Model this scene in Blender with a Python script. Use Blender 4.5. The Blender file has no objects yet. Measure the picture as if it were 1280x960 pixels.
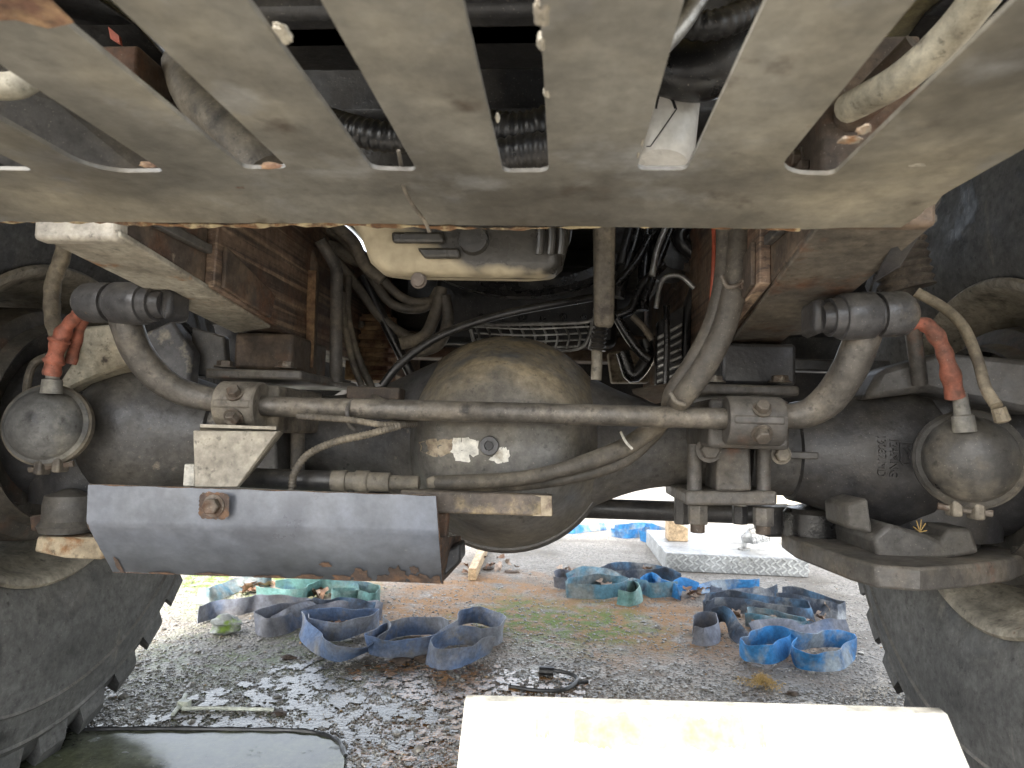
import bpy, bmesh, math, random
from mathutils import Vector, Matrix, geometry
random.seed(7)
RAD = math.radians
scene = bpy.context.scene
col = scene.collection

# ------------------------------------------------------------------ camera
FPX, CAMH = 850.0, 0.58
ROLL = RAD(1.8)
def camera_axes():
    cx, cy = (704-640)/FPX, -(540-480)/FPX          # where lines along the truck vanish
    yr = math.cos(ROLL)*cx-math.sin(ROLL)*cy
    yu = math.sin(ROLL)*cx+math.cos(ROLL)*cy
    ps = math.atan(yr); th = math.atan(-yu*math.cos(ps))
    f = Vector((-math.sin(ps)*math.cos(th), math.cos(ps)*math.cos(th), math.sin(th)))
    r = f.cross(Vector((0, 0, 1))).normalized(); u = r.cross(f)
    return f, r*math.cos(ROLL)+u*math.sin(ROLL), u*math.cos(ROLL)-r*math.sin(ROLL)
CF, CR, CU = camera_axes()
RIDE = 0.05                      # the truck is laid out 5 cm low and lifted as a whole at the end
CAM = Vector((0, 0, CAMH))       # camera in the truck's layout
CAMW = CAM+Vector((0, 0, RIDE))  # camera above the ground
cd = bpy.data.cameras.new('camera'); cam = bpy.data.objects.new('camera', cd); col.objects.link(cam)
cam.matrix_world = Matrix(((CR.x, CU.x, -CF.x, CAMW.x), (CR.y, CU.y, -CF.y, CAMW.y), (CR.z, CU.z, -CF.z, CAMW.z), (0, 0, 0, 1)))
cd.sensor_width = 36; cd.lens = 36*FPX/1280; cd.clip_start = 0.02; cd.clip_end = 3000
cd.dof.use_dof = True; cd.dof.focus_distance = 1.12; cd.dof.aperture_fstop = 11
scene.camera = cam

# ------------------------------------------------------------------ light
SUN_EL, SUN_AZ = RAD(48), RAD(205)     # azimuth clockwise from +Y (the view direction)
w = bpy.data.worlds.new('World'); scene.world = w; w.use_nodes = True
nt = w.node_tree; bg = nt.nodes['Background']
sky = nt.nodes.new('ShaderNodeTexSky'); sky.sky_type = 'NISHITA'; sky.sun_disc = False
sky.sun_elevation = SUN_EL; sky.sun_rotation = SUN_AZ; sky.dust_density = 3.0; sky.air_density = 1.2
hs = nt.nodes.new('ShaderNodeHueSaturation'); hs.inputs['Saturation'].default_value = .38
nt.links.new(sky.outputs[0], hs.inputs['Color']); nt.links.new(hs.outputs[0], bg.inputs[0]); bg.inputs[1].default_value = 0.12
sd = bpy.data.lights.new('sun', 'SUN'); sun = bpy.data.objects.new('sun', sd); col.objects.link(sun)
sd.energy = 1.5; sd.angle = RAD(12); sd.color = (1, .96, .9)
sdir = Vector((math.sin(SUN_AZ)*math.cos(SUN_EL), math.cos(SUN_AZ)*math.cos(SUN_EL), math.sin(SUN_EL)))
sun.rotation_euler = sdir.to_track_quat('Z', 'Y').to_euler(); sun.location = (0, 0, 6)
scene.view_settings.view_transform = 'Standard'; scene.view_settings.look = 'None'
scene.view_settings.exposure = 3.0; scene.view_settings.gamma = 1.0
scene.render.engine = 'CYCLES'
scene.cycles.use_denoising = True
scene.cycles.max_bounces = 6; scene.cycles.diffuse_bounces = 4; scene.cycles.glossy_bounces = 3
scene.cycles.caustics_reflective = False; scene.cycles.caustics_refractive = False

# ------------------------------------------------------------------ pixel helpers (photo pixels, 1280 x 960)
def ray(px, py): return CF+CR*((px-640)/FPX)-CU*((py-480)/FPX)
def P(px, py, Y): d = ray(px, py); return CAM+d*(Y/d.y)
def GT(px, py, Z): d = ray(px, py); return CAM+d*((Z-CAMH)/d.z)          # in the truck's layout
def G(px, py, Z=0.0): d = ray(px, py); return CAMW+d*((Z-CAMW.z)/d.z)     # on the ground
def PW(px, py, Y): return P(px, py, Y)+Vector((0, 0, RIDE))
def PXp(px, py, X): d = ray(px, py); return CAM+d*(X/d.x)
def S(n, Y): return n*Y/FPX
V = Vector

# ------------------------------------------------------------------ materials
MATS = {}
def mat(name, base, rough=.6, metal=0.0, layers=(), bump=.25, bscale=120, grain=.42, gscale=75, spec=.5, bdist=.002, wave=None, dust=.45, dcol=(.225, .20, .155)):
    """layers: (colour, scale, threshold 0..1, softness, roughness, stretch xyz)"""
    m = bpy.data.materials.new(name); m.use_nodes = True
    n, l = m.node_tree.nodes, m.node_tree.links
    b = n['Principled BSDF']; b.inputs['Metallic'].default_value = metal
    b.inputs['Specular IOR Level'].default_value = spec
    tc = n.new('ShaderNodeTexCoord')
    def noise(scale, detail=6, stretch=None, off=0.0, rgh=.6):
        mp = n.new('ShaderNodeMapping'); l.new(tc.outputs['Object'], mp.inputs[0])
        mp.inputs['Location'].default_value = (off, off*1.7, off*.6)
        if stretch: mp.inputs['Scale'].default_value = stretch
        t = n.new('ShaderNodeTexNoise'); l.new(mp.outputs[0], t.inputs['Vector'])
        t.inputs['Scale'].default_value = scale; t.inputs['Detail'].default_value = detail
        t.inputs['Roughness'].default_value = rgh
        return t.outputs[0]
    def rng(src, a, b_, c=0., d=1.):
        r = n.new('ShaderNodeMapRange'); r.inputs[1].default_value = a; r.inputs[2].default_value = b_
        r.inputs[3].default_value = c; r.inputs[4].default_value = d; l.new(src, r.inputs[0]); return r.outputs[0]
    def mix(fac, a, b_, mode='MIX'):
        x = n.new('ShaderNodeMix'); x.data_type = 'RGBA'; x.blend_type = mode
        if isinstance(fac, float): x.inputs[0].default_value = fac
        else: l.new(fac, x.inputs[0])
        for i, v in ((6, a), (7, b_)):
            if isinstance(v, tuple): x.inputs[i].default_value = (*v, 1)
            else: l.new(v, x.inputs[i])
        return x.outputs[2]
    def mixf(fac, a, b_):
        x = n.new('ShaderNodeMix'); x.data_type = 'FLOAT'; l.new(fac, x.inputs[0])
        for i, v in ((2, a), (3, b_)):
            if isinstance(v, float): x.inputs[i].default_value = v
            else: l.new(v, x.inputs[i])
        return x.outputs[0]
    c = tuple(base); r = float(rough); h = noise(bscale, 4, None, 3.1)
    g = rng(noise(gscale, 4, None, 9.3, .7), .25, .75, 1-grain, 1+grain)
    for k, L in enumerate(layers):
        colr, sc, th, so = L[:4]; rg = L[4] if len(L) > 4 else None; st = L[5] if len(L) > 5 else None
        f = rng(noise(sc, 6, st, 17.3*(k+1)+len(name), .62), th-so, th+so)
        c = mix(f, c, tuple(colr)); r = mixf(f, r, float(rg)) if rg is not None else r
        if so < .05:
            h2 = n.new('ShaderNodeMath'); h2.operation = 'MULTIPLY_ADD'; l.new(f, h2.inputs[0]); h2.inputs[1].default_value = .5; l.new(h, h2.inputs[2]); h = h2.outputs[0]
    if dust > 0:                                                  # dirt settled on what faces up
        ge = n.new('ShaderNodeNewGeometry'); sx = n.new('ShaderNodeSeparateXYZ'); l.new(ge.outputs['Normal'], sx.inputs[0])
        df = n.new('ShaderNodeMath'); df.operation = 'MULTIPLY'; l.new(rng(sx.outputs[2], .1, .9, 0, dust), df.inputs[0]); l.new(rng(noise(18, 5, None, 5.5), .32, .62), df.inputs[1])
        c = mix(df.outputs[0], c, tuple(dcol)); r = mixf(df.outputs[0], r, .9)
        sp = rng(noise(420, 2, None, 2.2), .66, .74, 0, .45); c = mix(sp, c, (.34, .31, .26))
        sp = rng(noise(95, 4, None, 7.7), .60, .72, 0, .6); c = mix(sp, c, (.02, .018, .016))
    bl = n.new('ShaderNodeMath'); bl.operation = 'MULTIPLY'; l.new(g, bl.inputs[0]); l.new(rng(noise(7, 5, None, 41., .7), .3, .7, .62, 1.38), bl.inputs[1]); g = bl.outputs[0]
    gg = n.new('ShaderNodeCombineColor')
    for i in range(3): l.new(g, gg.inputs[i])
    c = mix(1.0, c, gg.outputs[0], 'MULTIPLY')
    l.new(c, b.inputs['Base Color'])
    r2 = n.new('ShaderNodeMath'); r2.operation = 'MULTIPLY'; r2.use_clamp = True
    if isinstance(r, float): r2.inputs[0].default_value = r
    else: l.new(r, r2.inputs[0])
    l.new(rng(noise(gscale*.4, 3, None, 31.), .3, .7, .8, 1.2), r2.inputs[1]); l.new(r2.outputs[0], b.inputs['Roughness'])
    if wave:
        wv = n.new('ShaderNodeTexWave'); wv.bands_direction = wave[0]; wv.inputs['Scale'].default_value = wave[1]
        l.new(tc.outputs['Object'], wv.inputs[0]); wv.inputs['Distortion'].default_value = .4
        h3 = n.new('ShaderNodeMath'); h3.operation = 'MULTIPLY_ADD'; l.new(wv.outputs[1], h3.inputs[0]); h3.inputs[1].default_value = wave[2]; l.new(h, h3.inputs[2]); h = h3.outputs[0]
    bp = n.new('ShaderNodeBump'); bp.inputs['Strength'].default_value = bump; bp.inputs['Distance'].default_value = bdist
    l.new(h, bp.inputs['Height']); l.new(bp.outputs[0], b.inputs['Normal'])
    MATS[name] = m
    return m

DUST = (.30, .265, .20); RUST = (.13, .062, .034); RUSTL = (.27, .15, .075); GRIME = (.018, .017, .016)
mat('guard', (.178, .170, .148), .40, .1, [((.30, .268, .20), 1.8, .52, .10), ((.095, .088, .074), 2.6, .53, .08), ((.22, .22, .215), 9, .62, .07, .36), ((.085, .07, .055), 14, .66, .05), (RUST, 22, .73, .03, .85), ((.36, .32, .24), 40, .77, .02)], .18, 160, grain=.22, dust=0)
mat('guard_rust', (.13, .07, .045), .85, 0, [((.33, .22, .12), 30, .5, .12), ((.10, .04, .03), 14, .6, .1)], .6, 200)
mat('rail', (.070, .054, .043), .7, 0, [((.16, .115, .08), 12, .56, .10), (RUST, 9, .6, .08, .85), ((.30, .25, .19), 26, .72, .04)], .35, 120)
mat('rail_streak', (.185, .128, .092), .7, 0, [((.075, .055, .044), 22, .52, .05, None, (1, .07, 3.2)), ((.30, .22, .15), 26, .60, .05, None, (1, .08, 3.6)), (RUST, 7, .6, .08)], .4, 120)
mat('rail_grey', (.105, .092, .075), .6, 0, [((.18, .155, .12), 9, .56, .1), (RUST, 12, .6, .08, .85), ((.28, .25, .2), 30, .72, .03)], .35, 120)
mat('rail_cream', (.36, .335, .275), .65, 0, [((.21, .185, .145), 8, .53, .10), (RUSTL, 16, .63, .04, .85), ((.05, .045, .04), 20, .70, .03)], .3, 120)
mat('axle', (.070, .070, .073), .34, 0, [((.10, .09, .075), 7, .55, .15, .7), ((.24, .21, .17), 16, .69, .03, .8)], .3, 140, dust=.28)
mat('axle_dark', (.038, .038, .041), .38, 0, [((.07, .063, .055), 9, .6, .12, .65), ((.26, .24, .20), 24, .75, .02, .8)], .35, 140, dust=.28)
mat('axle_light', (.075, .075, .08), .5, 0, [((.35, .32, .26), 9, .56, .03, .75), ((.04, .038, .036), 11, .62, .08)], .3, 140)
mat('cover', (.10, .098, .095), .40, 0, [((.135, .12, .095), 5, .54, .12, .7), ((.04, .037, .034), 40, .70, .02)], .25, 180, dust=1.0, dcol=(.33, .265, .165))
mat('bar', (.10, .092, .082), .40, .3, [((.23, .20, .16), 12, .58, .12, .75), ((.05, .046, .042), 30, .66, .05), ((.3, .27, .23), 70, .74, .02)], .35, 260)
mat('clamp', (.16, .143, .118), .6, 0, [((.26, .225, .17), 14, .56, .12, .8), ((.065, .055, .048), 18, .62, .08)], .35, 160)
mat('clamp_dark', (.085, .079, .073), .55, 0, [((.14, .12, .095), 14, .58, .12, .75), ((.14, .07, .045), 12, .66, .06)], .35, 160)
mat('eye', (.075, .074, .076), .36, .2, [((.16, .14, .115), 14, .58, .06, .7), ((.30, .20, .12), 26, .70, .03, .8)], .3, 200)
mat('bolt', (.14, .12, .10), .55, .3, [((.10, .06, .04), 30, .58, .1, .8), ((.30, .27, .22), 60, .62, .06)], .3, 200)
mat('deflector', (.125, .140, .172), .38, .1, [((.16, .172, .195), 4, .54, .14), ((.095, .104, .125), 7, .57, .08, .3), ((.34, .34, .32), 60, .76, .02, .8), ((.13, .07, .04), 26, .775, .02, .85)], .10, 260, grain=.14, dust=0)
mat('deflector_rust', (.072, .05, .04), .85, 0, [((.15, .085, .05), 60, .56, .08)], .5, 200)
mat('bracket', (.36, .33, .275), .6, 0, [((.24, .215, .18), 7, .58, .12), ((.42, .17, .05), 18, .76, .02, .85)], .2, 160)
mat('flatbar', (.105, .085, .07), .65, 0, [((.30, .235, .14), 12, .64, .05, .85), ((.05, .043, .038), 14, .6, .1)], .3, 160)
mat('hose', (.085, .075, .063), .6, 0, [((.21, .18, .135), 11, .54, .12, .8), ((.04, .036, .033), 20, .62, .08)], .35, 150)
mat('hose_tan', (.27, .23, .165), .75, 0, [((.10, .085, .07), 14, .58, .1)], .4, 200)
mat('hose_black', (.012, .012, .013), .32, 0, [((.05, .045, .04), 12, .6, .1, .6)], .2, 150, dust=.28)
mat('hose_red', (.36, .12, .075), .6, 0, [((.15, .07, .05), 14, .48, .08, .8), ((.42, .25, .16), 40, .7, .03)], .3, 150)
mat('wire_red', (.42, .09, .045), .5, dust=0)
mat('black_oily', (.010, .010, .011), .25, 0, [((.03, .028, .026), 14, .58, .1, .5)], .3, 110, dust=.28)
mat('engine_black', (.014, .014, .015), .35, 0, [((.035, .032, .03), 12, .56, .1, .65)], .4, 90, dust=.28)
mat('oilpan', (.040, .037, .032), .30, 0, [((.03, .028, .026), 6, .56, .1, .25)], .2, 120, dust=0)
mat('oilpan_dust', (.50, .43, .30), .75, 0, [((.30, .25, .17), 10, .56, .12), ((.62, .56, .44), 24, .64, .08)], .3, 160)
mat('galv', (.42, .42, .41), .4, .6, [((.15, .14, .13), 20, .6, .1)], .25, 150)
mat('rubber', (.085, .086, .086), .62, 0, [((.112, .111, .108), 3.5, .52, .12, .8), ((.045, .045, .046), 6, .60, .025, .5), ((.15, .145, .135), 60, .76, .02), ((.16, .15, .135), 26, .66, .05, None, (1, 1, .15))], .35, 90, spec=.4)
mat('rim', (.22, .20, .16), .65, 0, [((.40, .36, .29), 6, .54, .1), ((.07, .06, .05), 12, .62, .06), (RUST, 24, .69, .04, .85)], .4, 120)
mat('drum', (.045, .042, .038), .7, 0, [((.10, .085, .068), 9, .58, .12), ((.09, .045, .028), 12, .64, .08)], .4, 110, dust=.28)
mat('chamber', (.135, .135, .132), .55, 0, [((.27, .255, .215), 9, .54, .07, .8), ((.05, .05, .052), 9, .57, .04, .35), (RUST, 30, .74, .03, .85)], .3, 150, dust=.3)
mat('chamber_dark', (.055, .053, .05), .42, 0, [((.15, .13, .10), 7, .56, .08, .8), ((.02, .02, .021), 9, .55, .04, .22)], .3, 150, dust=.28)
mat('rusty_cream', (.40, .33, .23), .75, 0, [(RUSTL, 22, .54, .05, .9), ((.15, .12, .10), 16, .66, .05)], .4, 160)
mat('paint_white', (.62, .60, .54), .6, 0, [((.3, .25, .18), 40, .62, .08)], .3, 150, dust=0)
mat('paint_tan', (.30, .25, .18), .7, 0, [((.16, .12, .09), 60, .58, .08)], .3, 150)
mat('boot', (.062, .051, .042), .8, 0, [((.16, .13, .10), 20, .58, .1)], .4, 200)
mat('canister', (.88, .87, .84), .3, 0, [((.6, .58, .53), 6, .62, .1)], .05, 90, grain=.06, dust=0)
mat('cream_paint', (.50, .46, .36), .6, 0, [((.30, .26, .19), 9, .58, .12), ((.10, .085, .07), 22, .68, .03)], .25, 130)
mat('ink', (.02, .02, .022), .5, dust=0)
mat('cab_paint', (.34, .29, .14), .4, dust=0)
mat('strap_blue', (.105, .16, .275), .75, 0, [((.21, .22, .245), 6, .50, .07), ((.22, .21, .20), 16, .64, .05)], .5, 300, wave=('Z', 180, .8), dust=0)
mat('strap_grey', (.15, .16, .19), .8, 0, [((.19, .185, .19), 9, .56, .1), ((.05, .10, .2), 5, .62, .1)], .5, 300, wave=('Z', 180, .8), dust=0)
mat('strap_teal', (.115, .25, .235), .8, 0, [((.23, .31, .28), 8, .55, .1), ((.04, .10, .2), 6, .6, .08)], .5, 300, wave=('Z', 180, .8), dust=0)
mat('strap_navy', (.045, .058, .082), .75, 0, [((.07, .16, .27), 6, .60, .06), ((.22, .23, .235), 8, .54, .06)], .5, 300, wave=('Z', 180, .8), dust=0)
mat('strap_bright', (.025, .19, .45), .7, 0, [((.24, .28, .31), 7, .52, .06), ((.03, .09, .2), 9, .6, .06)], .5, 300, wave=('Z', 180, .8), dust=0)
mat('strap_mix', (.09, .21, .28), .75, 0, [((.23, .255, .25), 9, .50, .08), ((.03, .05, .08), 7, .62, .06)], .5, 300, wave=('Z', 180, .8), dust=0)
mat('leaf', (.17, .095, .055), .8, 0, [((.30, .20, .14), 30, .55, .1), ((.07, .035, .022), 24, .6, .1)], .3, 200, dust=0)
mat('leaf_pale', (.40, .31, .24), .8, 0, [((.2, .13, .09), 30, .55, .1)], .3, 200, dust=0)
mat('white_panel', (.80, .77, .68), .5, 0, [((.62, .44, .13), 12, .69, .05, .7), ((.78, .62, .30), 5, .64, .10), ((.10, .07, .05), 90, .80, .015)], .1, 120, dust=0)
mat('yellow_stain', (.56, .45, .26), .6, 0, [((.60, .50, .33), 14, .56, .1)], .1, 120, dust=0)
mat('wood', (.52, .38, .23), .7, 0, [((.36, .24, .13), 30, .55, .1, None, (6, .6, 6))], .3, 120, dust=0)
mat('aluminium', (.62, .63, .62), .35, .7, [((.4, .4, .38), 14, .6, .1)], .15, 120, dust=0)
mat('stone', (.22, .23, .22), .7, 0, [((.10, .11, .09), 18, .56, .1), ((.14, .22, .03), 14, .60, .05)], .5, 90, dust=0)
mat('pebble', (.19, .18, .16), .30, 0, [((.36, .34, .30), 60, .58, .05), ((.10, .085, .07), 50, .6, .04), ((.32, .19, .07), 40, .66, .04)], .3, 300, dust=0)
mat('straw', (.42, .29, .11), .85, dust=0)
mat('plastic_pale', (.58, .60, .50), .5, dust=0)
mat('rubbish_black', (.02, .02, .02), .4, dust=0)
mat('aluminium_dull', (.36, .365, .36), .5, .3, [((.25, .25, .24), 14, .6, .1)], .15, 120, dust=0)
mat('soil', (.07, .05, .036), .9, 0, [((.15, .11, .08), 50, .56, .08)], .8, 120, dust=0)
mat('steel_sheet', (.07, .075, .055), .12, 0, [((.12, .13, .075), 5, .52, .10, .2), ((.16, .14, .10), 160, .68, .03, .8), ((.04, .05, .03), 30, .66, .05, .5)], .06, 60, dust=0)

# ------------------------------------------------------------------ mesh builder
class MB:
    def __init__(s): s.v = []; s.f = []
    def _add(s, vs, fs):
        o = len(s.v); s.v += [V(p) for p in vs]; s.f += [[i+o for i in f] for f in fs]; return s
    def box(s, lo, hi):
        x0, y0, z0 = lo; x1, y1, z1 = hi
        return s._add([(x0, y0, z0), (x1, y0, z0), (x1, y1, z0), (x0, y1, z0), (x0, y0, z1), (x1, y0, z1), (x1, y1, z1), (x0, y1, z1)],
                      [(3, 2, 1, 0), (4, 5, 6, 7), (0, 1, 5, 4), (1, 2, 6, 5), (2, 3, 7, 6), (3, 0, 4, 7)])
    def prism(s, pts, vec):
        pts = [V(p) for p in pts]; vec = V(vec); n = len(pts)
        nn = V((0, 0, 0))
        for i in range(n): nn += pts[i].cross(pts[(i+1) % n])
        if nn.dot(vec) > 0: pts = pts[::-1]
        return s._add(pts+[p+vec for p in pts], [list(range(n)), list(range(2*n-1, n-1, -1))]+[[i, n+i, n+(i+1) % n, (i+1) % n][::-1][::-1] for i in range(n)])
    def lathe(s, prof, o, axis, n=32, cap=True, a0=0, a1=None, ripple=None):
        """prof: (distance along axis, radius)"""
        ax = V(axis).normalized(); t = V((0, 0, 1)) if abs(ax.z) < .9 else V((1, 0, 0))
        e1 = ax.cross(t).normalized(); e2 = ax.cross(e1); o = V(o); k0 = len(s.v)
        for a, r in prof:
            for i in range(n):
                an = 2*math.pi*i/n; rr = r*(1+(ripple(an, a) if ripple else 0))
                s.v.append(o+ax*a+(e1*math.cos(an)+e2*math.sin(an))*max(rr, 1e-5))
        for j in range(len(prof)-1):
            for i in range(n):
                i2 = (i+1) % n
                s.f.append([k0+j*n+i, k0+j*n+i2, k0+(j+1)*n+i2, k0+(j+1)*n+i])
        if cap:
            if prof[0][1] > 1e-4: s.f.append([k0+i for i in range(n)][::-1])
            if prof[-1][1] > 1e-4: s.f.append([k0+(len(prof)-1)*n+i for i in range(n)])
        return s
    def tube(s, pts, r, n=10, res=5, spline=True, rr=None):
        pts = [V(p) for p in pts]
        if spline and len(pts) > 2: pts = catmull(pts, res)
        m = len(pts); rad = [r]*m if not isinstance(r, (list, tuple)) else [r[min(int(i*(len(r)-1)/(m-1)), len(r)-2)]*(1-((i*(len(r)-1)/(m-1)) % 1 if i < m-1 else 1))+r[min(int(i*(len(r)-1)/(m-1))+1, len(r)-1)]*((i*(len(r)-1)/(m-1)) % 1 if i < m-1 else 1) for i in range(m)]
        if rr: rad = [q*rr(i) for i, q in enumerate(rad)]
        k0 = len(s.v); up = None
        for i in range(m):
            t = (pts[min(i+1, m-1)]-pts[max(i-1, 0)]).normalized()
            if up is None:
                up = t.orthogonal().normalized()
            up = (up-t*up.dot(t)).normalized(); e2 = t.cross(up)
            for k in range(n):
                a = 2*math.pi*k/n; s.v.append(pts[i]+(up*math.cos(a)+e2*math.sin(a))*rad[i])
        for i in range(m-1):
            for k in range(n):
                k2 = (k+1) % n; s.f.append([k0+i*n+k, k0+i*n+k2, k0+(i+1)*n+k2, k0+(i+1)*n+k])
        s.f.append([k0+k for k in range(n)][::-1]); s.f.append([k0+(m-1)*n+k for k in range(n)])
        return s
    def build(s, name, m, parent=None, bevel=0, label=None, angle=35, seg=2, sub=0):
        me = bpy.data.meshes.new(name)
        off = parent_origin(parent)
        me.from_pydata([p-off for p in s.v], [], s.f); me.validate()
        bm = bmesh.new(); bm.from_mesh(me); bmesh.ops.recalc_face_normals(bm, faces=bm.faces); bm.to_mesh(me); bm.free()
        me.materials.append(MATS[m]); me.shade_smooth(); me.set_sharp_from_angle(angle=RAD(angle))
        o = bpy.data.objects.new(name, me); col.objects.link(o)
        if parent: o.parent = parent
        if bevel:
            b = o.modifiers.new('bevel', 'BEVEL'); b.width = bevel; b.segments = seg; b.limit_method = 'ANGLE'; b.angle_limit = RAD(38); b.harden_normals = False
        if sub:
            q = o.modifiers.new('sub', 'SUBSURF'); q.levels = sub; q.render_levels = sub
        if label: o['label'] = label
        return o
def parent_origin(p):
    o = V((0, 0, 0))
    while p: o += p.location; p = p.parent
    return o
def catmull(p, res):
    out = []; q = [p[0]*2-p[1]]+p+[p[-1]*2-p[-2]]
    for i in range(1, len(q)-2):
        for k in range(res):
            t = k/res
            out.append(.5*((2*q[i])+(q[i+1]-q[i-1])*t+(2*q[i-1]-5*q[i]+4*q[i+1]-q[i+2])*t*t+(3*q[i]-q[i-1]-3*q[i+1]+q[i+2])*t**3))
    out.append(p[-1]); return out
def empty(name, loc, label, cat, group=None):
    e = bpy.data.objects.new(name, None); col.objects.link(e); e.location = loc; e.empty_display_size = .1
    e['label'] = label; e['category'] = cat
    if group: e['group'] = group
    return e
def thing(mb, name, m, label, cat, group=None, bevel=0, origin=None, angle=35):
    """a top-level thing of one mesh, its origin at its base"""
    lo = V((min(p.x for p in mb.v), min(p.y for p in mb.v), min(p.z for p in mb.v))); hi = V((max(p.x for p in mb.v), max(p.y for p in mb.v), lo.z))
    c = origin or (lo+hi)/2
    c = V((c.x, c.y, lo.z))
    mb.v = [p-c for p in mb.v]
    o = mb.build(name, m, None, bevel, label, angle); o.location = c; o['category'] = cat
    if group: o['group'] = group
    return o
def hexbolt(c, axis, r, h, parent, name='bolt', m='bolt', shank=True):
    ax = V(axis).normalized(); b = MB()
    b.lathe([(-h*.05, r*1.35), (h*.18, r*1.35)], c, ax, 16)
    b.lathe([(h*.18, r), (h*.9, r), (h, r*.86)], c, ax, 6)
    return b.build(name, m, parent, angle=25)
def cyl(c0, c1, r, n=20, r2=None):
    c0, c1 = V(c0), V(c1); return MB().lathe([(0, r), ((c1-c0).length, r2 or r)], c0, c1-c0, n)
def plate_holes(outer, holes, thick, fn, bends=()):
    """outer / holes: 2D loops (x, y); fn(x, y) -> point on the top surface; sheet hangs thick below"""
    pts = []; edges = []
    for loop in [outer]+holes:
        k = len(pts); pts += [V(p).to_2d() for p in loop]; edges += [(k+i, k+(i+1) % len(loop)) for i in range(len(loop))]
    for ln in bends:
        k = len(pts); pts += [V(p).to_2d() for p in ln]; edges += [(k+i, k+i+1) for i in range(len(ln)-1)]
    vs, es, fs, *_ = geometry.delaunay_2d_cdt(pts, edges, [], 0, 1e-6)
    def inside(p, lp):
        c = False; j = len(lp)-1
        for i in range(len(lp)):
            if (lp[i][1] > p[1]) != (lp[j][1] > p[1]) and p[0] < (lp[j][0]-lp[i][0])*(p[1]-lp[i][1])/(lp[j][1]-lp[i][1])+lp[i][0]: c = not c
            j = i
        return c
    keep = []
    for f in fs:
        cc = sum((vs[i] for i in f), V((0, 0)))/len(f)
        if inside(cc, outer) and not any(inside(cc, h) for h in holes): keep.append(list(f))
    mb = MB(); n = len(vs)
    mb.v = [V(fn(p.x, p.y)) for p in vs]+[V(fn(p.x, p.y))-V((0, 0, thick)) for p in vs]
    cnt = {}
    for f in keep:
        for i in range(len(f)):
            e = (f[i], f[(i+1) % len(f)]); cnt[e] = 1
    for f in keep: mb.f.append(f); mb.f.append([i+n for i in f[::-1]])
    for (a, b) in cnt:
        if (b, a) not in cnt: mb.f.append([b, a, a+n, b+n])
    return mb

XC = -0.11                      # middle of the truck
AY, AZ = 1.15, 0.565            # axle line
XL, XR = XC-.77, XC+.77         # inner sidewalls

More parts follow.
